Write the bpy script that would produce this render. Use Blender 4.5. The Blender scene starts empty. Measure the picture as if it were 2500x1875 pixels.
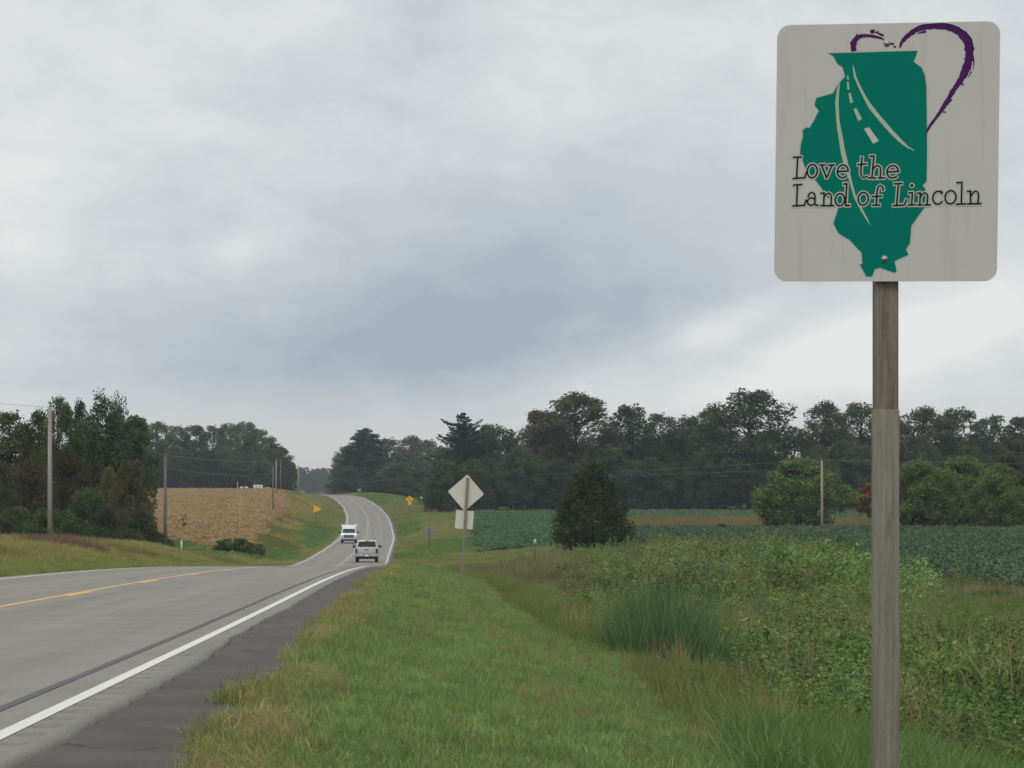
import bpy, bmesh, math, random
import numpy as np
from mathutils import Vector, Matrix

# ------------------------------------------------------------------ camera, sky, sun, exposure
S = bpy.context.scene
COL = S.collection
K = 2.0                       # depth scale
F = 3390.0 * K                # focal length in pixels of a 2500 px wide picture
HV = 1187.0                   # row of the horizon

cam_d = bpy.data.cameras.new('camera')
cam = bpy.data.objects.new('camera', cam_d)
COL.objects.link(cam)
cam.location = (0, 0, 0)
cam.rotation_euler = (math.radians(90), 0, 0)
cam_d.sensor_width = 36.0
cam_d.lens = 36.0 * F / 2500.0
cam_d.shift_y = (HV - 937.5) / 2500.0
cam_d.clip_start = 0.1
cam_d.clip_end = 30000
S.camera = cam

SUN_EL, SUN_AZ = math.radians(52), math.radians(200)
sun_d = bpy.data.lights.new('sun', 'SUN')
sun_d.energy = 1.0
sun_d.angle = math.radians(30)
sun_d.color = (1.0, 0.97, 0.92)
sun = bpy.data.objects.new('sun', sun_d)
COL.objects.link(sun)
sd = Vector((math.sin(SUN_AZ) * math.cos(SUN_EL), math.cos(SUN_AZ) * math.cos(SUN_EL), math.sin(SUN_EL)))
sun.rotation_euler = sd.to_track_quat('Z', 'Y').to_euler()

S.view_settings.view_transform = 'Standard'
S.view_settings.look = 'None'
S.view_settings.exposure = 0.2
S.view_settings.gamma = 1.0
S.view_settings.use_curve_mapping = False
S.render.engine = 'CYCLES'
S.cycles.max_bounces = 5
S.cycles.diffuse_bounces = 3
S.cycles.transmission_bounces = 4
S.cycles.volume_bounces = 0
S.cycles.caustics_reflective = False
S.cycles.caustics_refractive = False


class NT:
    """small helper to wire shader nodes"""
    def __init__(self, tree):
        self.t = tree
        tree.nodes.clear()

    def n(self, typ, **kw):
        nd = self.t.nodes.new(typ)
        for k, v in kw.items():
            if k.startswith('i_'):
                nd.inputs[k[2:].replace('_', ' ')].default_value = v
            else:
                setattr(nd, k, v)
        return nd

    def l(self, a, b):
        self.t.links.new(a, b)

    def sock(self, v, inp):
        if hasattr(v, 'is_output'):
            self.l(v, inp)
        else:
            inp.default_value = v

    def math(self, op, a, b=None, c=None, clamp=False):
        nd = self.n('ShaderNodeMath', operation=op, use_clamp=clamp)
        self.sock(a, nd.inputs[0])
        if b is not None:
            self.sock(b, nd.inputs[1])
        if c is not None:
            self.sock(c, nd.inputs[2])
        return nd.outputs[0]

    def mix(self, f, a, b, blend='MIX'):
        nd = self.n('ShaderNodeMix', data_type='RGBA', blend_type=blend)
        self.sock(f, nd.inputs[0])
        for v, i in ((a, 6), (b, 7)):
            if hasattr(v, 'is_output'):
                self.l(v, nd.inputs[i])
            else:
                nd.inputs[i].default_value = (*v[:3], 1)
        return nd.outputs[2]

    def noise(self, vec, scale, detail=4, rough=0.55, dist=0.0):
        nd = self.n('ShaderNodeTexNoise')
        nd.inputs['Scale'].default_value = scale
        nd.inputs['Detail'].default_value = detail
        nd.inputs['Roughness'].default_value = rough
        nd.inputs['Distortion'].default_value = dist
        if vec is not None:
            self.l(vec, nd.inputs['Vector'])
        return nd.outputs['Fac']

    def ramp(self, f, p0, p1, c0=0.0, c1=1.0):
        nd = self.n('ShaderNodeMapRange', interpolation_type='SMOOTHSTEP')
        self.sock(f, nd.inputs[0])
        nd.inputs[1].default_value = p0
        nd.inputs[2].default_value = p1
        nd.inputs[3].default_value = c0
        nd.inputs[4].default_value = c1
        return nd.outputs[0]


def build_world():
    w = bpy.data.worlds.new('World')
    S.world = w
    w.use_nodes = True
    N = NT(w.node_tree)
    out = N.n('ShaderNodeOutputWorld')
    tc = N.n('ShaderNodeTexCoord')
    nrm = N.n('ShaderNodeVectorMath', operation='NORMALIZE')
    N.l(tc.outputs['Generated'], nrm.inputs[0])
    d = nrm.outputs[0]
    sp = N.n('ShaderNodeSeparateXYZ')
    N.l(d, sp.inputs[0])
    x, y, z = sp.outputs
    zc = N.math('MAXIMUM', z, 0.0)
    den = N.math('ADD', zc, 0.10)
    px = N.math('DIVIDE', x, den)
    py = N.math('DIVIDE', y, den)
    cb = N.n('ShaderNodeCombineXYZ')
    N.l(px, cb.inputs[0]); N.l(py, cb.inputs[1])
    cloudp = cb.outputs[0]
    f1 = N.noise(cloudp, 1.1, 5, 0.55, 0.6)
    f2 = N.noise(cloudp, 3.6, 6, 0.62, 0.4)
    mp = N.n('ShaderNodeMapping')
    mp.inputs['Scale'].default_value = (8.0, 8.0, 13.0)
    mp.inputs['Rotation'].default_value = (0, math.radians(-14), 0)
    N.l(d, mp.inputs[0])
    f3 = N.noise(mp.outputs[0], 1.0, 5, 0.6, 0.3)
    ay = N.math('MAXIMUM', N.math('ABSOLUTE', y), 0.02)
    qx = N.math('DIVIDE', x, ay)
    qz = N.math('DIVIDE', z, ay)

    def blob(cu, cv, su, sv, tilt):
        # a bank of cloud: centre and size given as angles (from the 2212 px wide view of the photograph)
        k = 2500 / 2212 / F
        cx, cz = (cu - 1106) * k, (HV / (2500 / 2212) - cv) * k
        a = math.radians(tilt)
        dx = N.math('SUBTRACT', qx, cx)
        dz = N.math('SUBTRACT', qz, cz)
        u = N.math('MULTIPLY', N.math('ADD', N.math('MULTIPLY', dx, math.cos(a)), N.math('MULTIPLY', dz, math.sin(a))), 1 / (su * k))
        v = N.math('MULTIPLY', N.math('SUBTRACT', N.math('MULTIPLY', dz, math.cos(a)), N.math('MULTIPLY', dx, math.sin(a))), 1 / (sv * k))
        r = N.math('ADD', N.math('MULTIPLY', u, u), N.math('MULTIPLY', v, v))
        return N.math('EXPONENT', N.math('MULTIPLY', r, -1.0))

    mp4 = N.n('ShaderNodeMapping')
    mp4.inputs['Scale'].default_value = (26.0, 26.0, 44.0)
    mp4.inputs['Rotation'].default_value = (0, math.radians(-18), 0)
    N.l(d, mp4.inputs[0])
    f4 = N.noise(mp4.outputs[0], 1.0, 6, 0.6, 0.5)
    T = N.math('ADD', 0.66, N.math('MULTIPLY', N.math('SUBTRACT', f1, 0.5), 0.30))
    T = N.math('ADD', T, N.math('MULTIPLY', N.math('SUBTRACT', f2, 0.5), 0.08))
    T = N.math('ADD', T, N.math('MULTIPLY', N.math('SUBTRACT', f3, 0.5), 0.72))
    T = N.math('ADD', T, N.math('MULTIPLY', N.math('SUBTRACT', f4, 0.5), 0.55))
    for (cu, cv, su, sv, ti, amp) in BLOBS:
        T = N.math('ADD', T, N.math('MULTIPLY', blob(cu, cv, su, sv, ti), amp))
    T = N.math('MINIMUM', N.math('MAXIMUM', T, 0.0), 1.0)
    rp = N.n('ShaderNodeValToRGB')
    e = rp.color_ramp.elements
    e[0].position = 0.0; e[0].color = (0.318, 0.378, 0.442, 1)
    e[1].position = 1.0; e[1].color = (0.715, 0.728, 0.715, 1)
    m = e.new(0.5); m.color = (0.500, 0.537, 0.565, 1)
    N.l(T, rp.inputs[0])
    # the paler, slightly warm air low over the horizon
    hz = N.ramp(N.math('ADD', zc, N.math('MULTIPLY', N.math('SUBTRACT', f2, 0.5), 0.02)), 0.008, 0.038, 1.0, 0.0)
    col = N.mix(N.math('MULTIPLY', hz, 0.85), rp.outputs[0], (0.575, 0.565, 0.540))
    # overcast sky grows brighter towards the zenith
    zb = N.ramp(z, 0.15, 0.9, 1.0, 1.75)
    colz = N.n('ShaderNodeVectorMath', operation='SCALE')
    N.l(col, colz.inputs[0]); N.l(zb, colz.inputs['Scale'])
    bg = N.n('ShaderNodeBackground')
    N.l(colz.outputs[0], bg.inputs[0])
    bg.inputs[1].default_value = SKY_L
    sky = N.n('ShaderNodeTexSky')
    sky.sky_type = 'NISHITA'
    sky.sun_disc = False
    sky.sun_elevation = SUN_EL
    sky.sun_rotation = SUN_AZ
    bg2 = N.n('ShaderNodeBackground')
    N.l(sky.outputs[0], bg2.inputs[0])
    bg2.inputs[1].default_value = 0.08
    mx = N.n('ShaderNodeMixShader')
    mx.inputs[0].default_value = 0.05
    N.l(bg.outputs[0], mx.inputs[1]); N.l(bg2.outputs[0], mx.inputs[2])
    N.l(mx.outputs[0], out.inputs[0])


SKY_L = 1.0
BLOBS = [  # (centre u, centre v, half-width, half-height, tilt, amount)
    (900, 740, 620, 120, 4, -0.50),
    (1150, 580, 520, 170, 14, -0.40),
    (500, 480, 420, 120, -8, -0.12),
    (150, 680, 360, 90, 0, -0.10),
    (1820, 770, 330, 80, 14, 0.62),
    (1560, 705, 130, 45, 24, 0.42),
    (2150, 700, 300, 120, 0, 0.15),
    (-40, 380, 260, 160, 0, 0.26),
    (1700, 60, 560, 120, 0, 0.16),
    (300, 40, 420, 80, 0, 0.14),
    (520, 535, 90, 45, 10, 0.22),
]
build_world()

# ------------------------------------------------------------------ helpers
RNG = np.random.default_rng(11)


def at(u, v, y):
    """point of the place seen at picture (u, v) at half-depth y"""
    Y = y * K
    return ((u - 1250) / F * Y, Y, (HV - v) / F * Y)


def tag(o, label=None, cat=None, group=None, kind=None):
    if label: o['label'] = label
    if cat: o['category'] = cat
    if group: o['group'] = group
    if kind: o['kind'] = kind
    return o


def empty(name, loc, label, cat, group=None, rz=0.0):
    o = bpy.data.objects.new(name, None)
    o.empty_display_size = 0.2
    o.location = loc
    o.rotation_euler = (0, 0, rz)
    COL.objects.link(o)
    return tag(o, label, cat, group)


def mesh_np(name, v, f, mat=None, tone=None, uv=None, smooth=False, col=None):
    """mesh from arrays; f is (M,k) with one k"""
    v = np.asarray(v, dtype=np.float32)
    f = np.asarray(f, dtype=np.int32)
    me = bpy.data.meshes.new(name)
    me.vertices.add(len(v))
    me.vertices.foreach_set('co', v.ravel())
    k = f.shape[1]
    me.loops.add(f.size)
    me.loops.foreach_set('vertex_index', f.ravel())
    me.polygons.add(len(f))
    me.polygons.foreach_set('loop_start', np.arange(0, f.size, k, dtype=np.int32))
    if smooth:
        me.polygons.foreach_set('use_smooth', np.ones(len(f), dtype=bool))
    me.update(calc_edges=True)
    if tone is not None:
        a = me.attributes.new('tone', 'FLOAT', 'FACE')
        a.data.foreach_set('value', np.asarray(tone, dtype=np.float32))
    if uv is not None:
        ul = me.uv_layers.new(name='UVMap')
        ul.data.foreach_set('uv', np.asarray(uv, dtype=np.float32)[f.ravel()].ravel())
    if col is not None:
        a = me.attributes.new('zone', 'FLOAT_COLOR', 'POINT')
        c4 = np.concatenate([np.asarray(col, dtype=np.float32), np.ones((len(v), 1), dtype=np.float32)], 1)
        a.data.foreach_set('color', c4.ravel())
    if mat: me.materials.append(mat)
    return me


def link(name, me, parent=None, mat=None):
    o = bpy.data.objects.new(name, me)
    COL.objects.link(o)
    if parent is not None: o.parent = parent
    if mat is not None and not me.materials: me.materials.append(mat)
    return o


class MB:
    """collects shapes, builds one mesh object"""
    def __init__(self):
        self.v = []; self.f = []; self.sm = []

    def add(self, vs, fs, smooth=False):
        b = len(self.v)
        self.v += [tuple(p) for p in vs]
        self.f += [tuple(i + b for i in f) for f in fs]
        self.sm += [smooth] * len(fs)
        return self

    def box(self, x0, x1, y0, y1, z0, z1, tx=0.0, ty0=0.0, ty1=0.0):
        """box whose top is drawn in by tx at each side, ty0 at the back, ty1 at the front"""
        vs = [(x0, y0, z0), (x1, y0, z0), (x1, y1, z0), (x0, y1, z0),
              (x0 + tx, y0 + ty0, z1), (x1 - tx, y0 + ty0, z1), (x1 - tx, y1 - ty1, z1), (x0 + tx, y1 - ty1, z1)]
        return self.add(vs, [(0, 3, 2, 1), (4, 5, 6, 7), (0, 1, 5, 4), (1, 2, 6, 5), (2, 3, 7, 6), (3, 0, 4, 7)])

    def tube(self, pts, radii, n=8, cap=True, smooth=True):
        pts = [Vector(p) for p in pts]
        rings = []
        for i, p in enumerate(pts):
            t = (pts[min(i + 1, len(pts) - 1)] - pts[max(i - 1, 0)])
            t = t.normalized() if t.length > 1e-9 else Vector((0, 0, 1))
            ref = Vector((0, 1, 0)) if abs(t.y) < 0.8 else Vector((1, 0, 0))
            a = t.cross(ref).normalized(); b = t.cross(a)
            r = radii[i] if hasattr(radii, '__len__') else radii
            rings.append([p + (a * math.cos(2 * math.pi * j / n) + b * math.sin(2 * math.pi * j / n)) * r for j in range(n)])
        vs = [q for r in rings for q in r]
        fs = []
        for i in range(len(rings) - 1):
            for j in range(n):
                k = (j + 1) % n
                fs.append((i * n + j, i * n + k, (i + 1) * n + k, (i + 1) * n + j))
        if cap:
            fs.append(tuple(range(n - 1, -1, -1)))
            fs.append(tuple((len(rings) - 1) * n + j for j in range(n)))
        return self.add(vs, fs, smooth)

    def lathe(self, axis_o, axis_d, prof, n=20):
        """prof: (distance along the axis, radius)"""
        o = Vector(axis_o); d = Vector(axis_d).normalized()
        return self.tube([o + d * p[0] for p in prof], [p[1] for p in prof], n, True)

    def prism(self, pts2, y0, y1, plane='xz'):
        """extruded polygon (given in x,z) between y0 and y1"""
        n = len(pts2)
        vs = [(p[0], y0, p[1]) for p in pts2] + [(p[0], y1, p[1]) for p in pts2]
        if plane == 'yz':
            vs = [(y0, p[0], p[1]) for p in pts2] + [(y1, p[0], p[1]) for p in pts2]
        fs = [tuple(range(n)), tuple(range(2 * n - 1, n - 1, -1))]
        for i in range(n):
            j = (i + 1) % n
            fs.append((i, i + n, j + n, j))
        return self.add(vs, fs)

    def build(self, name, mat, parent=None, bevel=0.0, seg=2):
        me = bpy.data.meshes.new(name)
        me.from_pydata(self.v, [], self.f)
        me.polygons.foreach_set('use_smooth', self.sm)
        bm = bmesh.new(); bm.from_mesh(me)
        bmesh.ops.recalc_face_normals(bm, faces=bm.faces)
        if bevel > 0:
            bmesh.ops.bevel(bm, geom=bm.edges[:], offset=bevel, segments=seg, affect='EDGES', profile=0.5, clamp_overlap=True)
            for f in bm.faces: f.smooth = True
        bm.to_mesh(me); bm.free()
        me.update()
        if bevel > 0:
            try: me.set_sharp_from_angle(angle=math.radians(38))
            except Exception: pass
        me.materials.append(mat)
        return link(name, me, parent)


# ------------------------------------------------------------------ materials
def mat_new(name):
    m = bpy.data.materials.new(name)
    m.use_nodes = True
    return m, NT(m.node_tree)


def mat_plain(name, c, rough=0.6, metal=0.0, var=0.12, scale=6.0, bump=0.0, spec=0.4, coat=0.0):
    m, N = mat_new(name)
    out = N.n('ShaderNodeOutputMaterial'); p = N.n('ShaderNodeBsdfPrincipled')
    tc = N.n('ShaderNodeTexCoord')
    f = N.noise(tc.outputs['Object'], scale, 5, 0.6)
    col = N.mix(f, tuple(x * (1 - var) for x in c), tuple(min(1, x * (1 + var)) for x in c))
    N.l(col, p.inputs['Base Color'])
    p.inputs['Roughness'].default_value = rough
    p.inputs['Metallic'].default_value = metal
    p.inputs['Specular IOR Level'].default_value = spec
    p.inputs['Coat Weight'].default_value = coat
    if bump:
        b = N.n('ShaderNodeBump'); b.inputs['Strength'].default_value = bump; b.inputs['Distance'].default_value = 0.01
        N.l(N.noise(tc.outputs['Object'], scale * 6, 4), b.inputs['Height'])
        N.l(b.outputs[0], p.inputs['Normal'])
    N.l(p.outputs[0], out.inputs[0])
    return m


def mat_leaf(name, c1, c2, c3=None, patch=0.05, transl=0.3, rnd=0.25, patch_lo=0.45, patch_hi=0.62):
    """leaf / blade: two tones from the face attribute, a third in patches over the ground, a shift per plant"""
    m, N = mat_new(name)
    out = N.n('ShaderNodeOutputMaterial')
    at_ = N.n('ShaderNodeAttribute', attribute_name='tone')
    col = N.mix(at_.outputs['Fac'], c1, c2)
    if c3 is not None:
        g = N.n('ShaderNodeNewGeometry')
        mp = N.n('ShaderNodeMapping'); mp.inputs['Scale'].default_value = (1.0, 0.5, 1.0)
        N.l(g.outputs['Position'], mp.inputs[0])
        f = N.noise(mp.outputs[0], patch, 4, 0.6)
        col = N.mix(N.ramp(f, patch_lo, patch_hi), col, c3)
    oi = N.n('ShaderNodeObjectInfo')
    hs = N.n('ShaderNodeHueSaturation')
    N.l(N.math('ADD', 1.0 - rnd, N.math('MULTIPLY', oi.outputs['Random'], 2 * rnd)), hs.inputs['Value'])
    N.l(N.math('ADD', 0.485, N.math('MULTIPLY', N.math('FRACT', N.math('MULTIPLY', oi.outputs['Random'], 7.31)), 0.03)), hs.inputs['Hue'])
    N.l(col, hs.inputs['Color'])
    df = N.n('ShaderNodeBsdfDiffuse'); tr = N.n('ShaderNodeBsdfTranslucent')
    N.l(hs.outputs[0], df.inputs[0]); N.l(hs.outputs[0], tr.inputs[0])
    mx = N.n('ShaderNodeMixShader'); mx.inputs[0].default_value = transl
    N.l(df.outputs[0], mx.inputs[1]); N.l(tr.outputs[0], mx.inputs[2])
    N.l(mx.outputs[0], out.inputs[0])
    return m


def mat_wood(name, c1, c2, dark, grain=60.0, stain=0.5):
    """weathered wood: long grain up the post, splits and stains"""
    m, N = mat_new(name)
    out = N.n('ShaderNodeOutputMaterial'); p = N.n('ShaderNodeBsdfPrincipled')
    tc = N.n('ShaderNodeTexCoord')
    mp = N.n('ShaderNodeMapping'); mp.inputs['Scale'].default_value = (grain, grain, grain * 0.035)
    N.l(tc.outputs['Object'], mp.inputs[0])
    f = N.noise(mp.outputs[0], 1.0, 6, 0.65, 0.4)
    mp2 = N.n('ShaderNodeMapping'); mp2.inputs['Scale'].default_value = (9, 9, 2.2)
    N.l(tc.outputs['Object'], mp2.inputs[0])
    g = N.noise(mp2.outputs[0], 1.0, 5, 0.6, 0.5)
    mp3 = N.n('ShaderNodeMapping'); mp3.inputs['Scale'].default_value = (grain * 0.45, grain * 0.45, 1.1)
    N.l(tc.outputs['Object'], mp3.inputs[0])
    h = N.noise(mp3.outputs[0], 1.0, 3, 0.5, 0.8)
    mp5 = N.n('ShaderNodeMapping'); mp5.inputs['Scale'].default_value = (grain * 4, grain * 4, grain * 0.5)
    N.l(tc.outputs['Object'], mp5.inputs[0])
    f5 = N.noise(mp5.outputs[0], 1.0, 4, 0.7)
    f = N.math('ADD', N.math('MULTIPLY', f, 0.6), N.math('MULTIPLY', f5, 0.4))
    col = N.mix(N.ramp(f, 0.34, 0.66), c1, c2)
    col = N.mix(N.math('MULTIPLY', N.ramp(g, 0.55, 0.78), stain), col, dark)
    col = N.mix(N.math('MULTIPLY', N.ramp(h, 0.66, 0.72), 0.8), col, dark)
    N.l(col, p.inputs['Base Color'])
    p.inputs['Roughness'].default_value = 0.9
    p.inputs['Specular IOR Level'].default_value = 0.15
    b = N.n('ShaderNodeBump'); b.inputs['Strength'].default_value = 0.5; b.inputs['Distance'].default_value = 0.004
    N.l(f, b.inputs['Height']); N.l(b.outputs[0], p.inputs['Normal'])
    N.l(p.outputs[0], out.inputs[0])
    return m


def mat_asphalt(name, c, dark=0.0, streak=0.14, cracks=False):
    m, N = mat_new(name)
    out = N.n('ShaderNodeOutputMaterial'); p = N.n('ShaderNodeBsdfPrincipled')
    uv = N.n('ShaderNodeUVMap')
    mp = N.n('ShaderNodeMapping'); mp.inputs['Scale'].default_value = (2.2, 0.035, 1)
    N.l(uv.outputs[0], mp.inputs[0])
    lo = N.noise(mp.outputs[0], 1.0, 5, 0.6)
    mid = N.noise(uv.outputs[0], 0.7, 5, 0.6)
    mid2 = N.noise(uv.outputs[0], 24.0, 4, 0.75)
    fine = N.noise(uv.outputs[0], 55.0, 3, 0.8)
    sp = N.n('ShaderNodeSeparateXYZ'); N.l(uv.outputs[0], sp.inputs[0])
    # polished, oil-darkened wheel tracks
    w = N.math('COSINE', N.math('MULTIPLY', N.math('SUBTRACT', sp.outputs[0], 0.85), 2 * math.pi / 1.85))
    a = N.math('ADD', 1.0, N.math('MULTIPLY', N.math('SUBTRACT', lo, 0.5), streak * 4))
    a = N.math('ADD', a, N.math('MULTIPLY', N.math('SUBTRACT', mid, 0.5), 0.5))
    a = N.math('ADD', a, N.math('MULTIPLY', N.math('SUBTRACT', fine, 0.5), 0.7))
    a = N.math('ADD', a, N.math('MULTIPLY', N.math('SUBTRACT', mid2, 0.5), 0.85))
    a = N.math('ADD', a, N.math('MULTIPLY', w, -0.05 if not cracks else 0.0))
    sc = N.n('ShaderNodeVectorMath', operation='SCALE'); sc.inputs[0].default_value = c
    N.l(a, sc.inputs['Scale'])
    col = sc.outputs[0]
    b = N.n('ShaderNodeBump'); b.inputs['Strength'].default_value = 0.5; b.inputs['Distance'].default_value = 0.006
    h = fine
    if cracks:
        vo = N.n('ShaderNodeTexVoronoi', feature='DISTANCE_TO_EDGE')
        mpc = N.n('ShaderNodeMapping'); mpc.inputs['Scale'].default_value = (1.3, 0.42, 1)
        nz = N.n('ShaderNodeTexNoise'); nz.inputs['Scale'].default_value = 2.2; nz.inputs['Detail'].default_value = 4
        N.l(uv.outputs[0], nz.inputs['Vector'])
        ad = N.n('ShaderNodeMix', data_type='VECTOR'); ad.inputs[0].default_value = 0.35
        N.l(uv.outputs[0], ad.inputs[4]); N.l(nz.outputs['Color'], ad.inputs[5])
        N.l(ad.outputs[1], mpc.inputs[0]); N.l(mpc.outputs[0], vo.inputs['Vector'])
        vo.inputs['Scale'].default_value = 1.0
        ck = N.ramp(vo.outputs['Distance'], 0.003, 0.012, 1.0, 0.0)
        ck = N.math('MULTIPLY', ck, N.ramp(N.noise(uv.outputs[0], 0.9, 4), 0.5, 0.6))
        patch = N.ramp(N.noise(uv.outputs[0], 1.1, 5, 0.65), 0.42, 0.66)
        col = N.mix(N.math('MULTIPLY', patch, 0.55), col, tuple(x * 1.45 for x in (c[0] * 0.98, c[1], c[2] * 1.0)))
        col = N.mix(N.math('MULTIPLY', ck, 0.85), col, (0.02, 0.019, 0.018))
        h = N.math('SUBTRACT', fine, N.math('MULTIPLY', ck, 1.5))
    N.l(h, b.inputs['Height'])
    N.l(col, p.inputs['Base Color'])
    p.inputs['Roughness'].default_value = 0.85
    p.inputs['Specular IOR Level'].default_value = 0.25
    N.l(b.outputs[0], p.inputs['Normal'])
    N.l(p.outputs[0], out.inputs[0])
    return m


def mat_paint(name, c, under, wear=0.5):
    m, N = mat_new(name)
    out = N.n('ShaderNodeOutputMaterial'); p = N.n('ShaderNodeBsdfPrincipled')
    g = N.n('ShaderNodeNewGeometry')
    f = N.noise(g.outputs['Position'], 9.0, 6, 0.75)
    f2 = N.noise(g.outputs['Position'], 0.35, 3, 0.6)
    k = N.math('MULTIPLY', N.ramp(f, 0.60, 0.74), N.math('ADD', 0.35, N.math('MULTIPLY', f2, wear)))
    col = N.mix(k, c, under)
    N.l(col, p.inputs['Base Color'])
    p.inputs['Roughness'].default_value = 0.7
    N.l(p.outputs[0], out.inputs[0])
    return m


def mat_ground():
    m, N = mat_new('ground')
    out = N.n('ShaderNodeOutputMaterial'); p = N.n('ShaderNodeBsdfPrincipled')
    a = N.n('ShaderNodeAttribute', attribute_name='zone')
    g = N.n('ShaderNodeNewGeometry')
    f = N.noise(g.outputs['Position'], 0.35, 6, 0.65)
    f2 = N.noise(g.outputs['Position'], 5.0, 5, 0.7)
    sc = N.n('ShaderNodeVectorMath', operation='SCALE')
    N.l(a.outputs['Color'], sc.inputs[0])
    k = N.math('ADD', 0.45, N.math('ADD', N.math('MULTIPLY', f, 0.6), N.math('MULTIPLY', f2, 0.5)))
    N.l(k, sc.inputs['Scale'])
    N.l(sc.outputs[0], p.inputs['Base Color'])
    p.inputs['Roughness'].default_value = 1.0
    p.inputs['Specular IOR Level'].default_value = 0.05
    b = N.n('ShaderNodeBump'); b.inputs['Strength'].default_value = 0.8; b.inputs['Distance'].default_value = 0.12
    N.l(f2, b.inputs['Height']); N.l(b.outputs[0], p.inputs['Normal'])
    N.l(p.outputs[0], out.inputs[0])
    return m


M = {}
M['ground'] = mat_ground()
M['stone'] = mat_plain('stone', (0.17, 0.155, 0.135), 0.9, var=0.35, scale=30, spec=0.1)
M['asphalt'] = mat_asphalt('asphalt', (0.190, 0.176, 0.154))
M['rumble'] = mat_asphalt('old_asphalt', (0.175, 0.165, 0.143), streak=0.06)
M['shoulder'] = mat_asphalt('shoulder_asphalt', (0.066, 0.057, 0.049), cracks=True)
M['white_line'] = mat_paint('white_line', (0.56, 0.545, 0.48), (0.22, 0.21, 0.19))
M['yellow_line'] = mat_paint('yellow_line', (0.60, 0.33, 0.09), (0.22, 0.19, 0.15))
M['worn_yellow'] = mat_paint('worn_yellow_line', (0.40, 0.265, 0.15), (0.22, 0.19, 0.15))
M['tar'] = mat_asphalt('tar_seal', (0.090, 0.086, 0.079), streak=0.05)
M['post'] = mat_wood('weathered_post', (0.150, 0.134, 0.108), (0.245, 0.226, 0.188), (0.055, 0.044, 0.036), 55, 0.85)
M['post_top'] = mat_wood('weathered_post_top', (0.140, 0.117, 0.093), (0.250, 0.218, 0.178), (0.045, 0.032, 0.024), 75, 0.8)
M['sign_post'] = mat_wood('sign_post', (0.17, 0.14, 0.11), (0.27, 0.235, 0.19), (0.06, 0.045, 0.035), 40, 0.5)
M['pole'] = mat_wood('pole_wood', (0.20, 0.175, 0.145), (0.33, 0.30, 0.26), (0.07, 0.055, 0.045), 10, 0.5)
M['pole_dark'] = mat_wood('pole_wood_dark', (0.10, 0.085, 0.075), (0.17, 0.15, 0.135), (0.04, 0.035, 0.03), 10, 0.5)
def mat_panel():
    m, N = mat_new('sign_panel')
    out = N.n('ShaderNodeOutputMaterial'); p = N.n('ShaderNodeBsdfPrincipled')
    tc = N.n('ShaderNodeTexCoord')
    mp = N.n('ShaderNodeMapping'); mp.inputs['Scale'].default_value = (26, 26, 1.6); N.l(tc.outputs['Object'], mp.inputs[0])
    st = N.noise(mp.outputs[0], 1.0, 4, 0.6); bl = N.noise(tc.outputs['Object'], 4.0, 5, 0.65); sp = N.noise(tc.outputs['Object'], 160.0, 2, 0.6)
    col = N.mix(bl, (0.475, 0.462, 0.418), (0.52, 0.505, 0.462))
    col = N.mix(N.math('MULTIPLY', N.ramp(st, 0.52, 0.80), 0.30), col, (0.33, 0.315, 0.27))
    col = N.mix(N.math('MULTIPLY', N.ramp(sp, 0.70, 0.78), 0.35), col, (0.22, 0.20, 0.17))
    N.l(col, p.inputs['Base Color']); p.inputs['Roughness'].default_value = 0.7; p.inputs['Specular IOR Level'].default_value = 0.2
    N.l(p.outputs[0], out.inputs[0])
    return m


M['panel'] = mat_panel()
M['sign_green'] = mat_plain('sign_green', (0.0, 0.165, 0.115), 0.8, var=0.07, scale=7, spec=0.08)
M['sign_pale'] = mat_plain('sign_pale_green', (0.40, 0.45, 0.34), 0.75, var=0.05, spec=0.15)
M['sign_halo'] = mat_plain('letter_edge', (0.42, 0.44, 0.39), 0.75, var=0.04, spec=0.15)
M['sign_black'] = mat_plain('sign_black', (0.016, 0.012, 0.010), 0.8, var=0.2, spec=0.08)
M['sign_purple'] = mat_plain('sign_purple', (0.070, 0.014, 0.100), 0.8, var=0.45, scale=22, spec=0.08)
M['alu'] = mat_plain('bare_aluminium', (0.62, 0.585, 0.50), 0.6, 0.1, var=0.07, scale=3)
M['steel'] = mat_plain('bolt_steel', (0.42, 0.40, 0.37), 0.4, 0.8, var=0.15, scale=40)
M['rust'] = mat_plain('dark_steel', (0.12, 0.10, 0.085), 0.7, 0.3, var=0.25, scale=20)
M['white'] = mat_plain('white_board', (0.70, 0.71, 0.71), 0.5, var=0.05, scale=2)
M['grey_board'] = mat_plain('grey_board', (0.215, 0.205, 0.180), 0.7, var=0.08, scale=2)
M['yellow_sign'] = mat_plain('yellow_sign', (0.78, 0.40, 0.015), 0.5, var=0.06, scale=3)
M['orange'] = mat_plain('orange_marker', (0.55, 0.25, 0.03), 0.5)
M['silver'] = mat_plain('silver_paint', (0.46, 0.46, 0.43), 0.35, 0.15, var=0.04, scale=2, coat=0.4)
M['truck_white'] = mat_plain('white_paint', (0.78, 0.79, 0.79), 0.35, var=0.03, scale=2, coat=0.4)
M['glass'] = mat_plain('dark_glass', (0.010, 0.012, 0.012), 0.25, var=0.1, spec=0.12)
M['windshield'] = mat_plain('windshield', (0.025, 0.034, 0.045), 0.15, var=0.1, spec=0.22)
M['tyre'] = mat_plain('tyre_rubber', (0.018, 0.018, 0.018), 0.85, var=0.2)
M['rim'] = mat_plain('rim', (0.35, 0.35, 0.34), 0.4, 0.7)
M['trim'] = mat_plain('black_trim', (0.025, 0.025, 0.024), 0.6, var=0.2)
M['bumper'] = mat_plain('bumper_chrome', (0.42, 0.42, 0.40), 0.3, 0.6)
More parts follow.
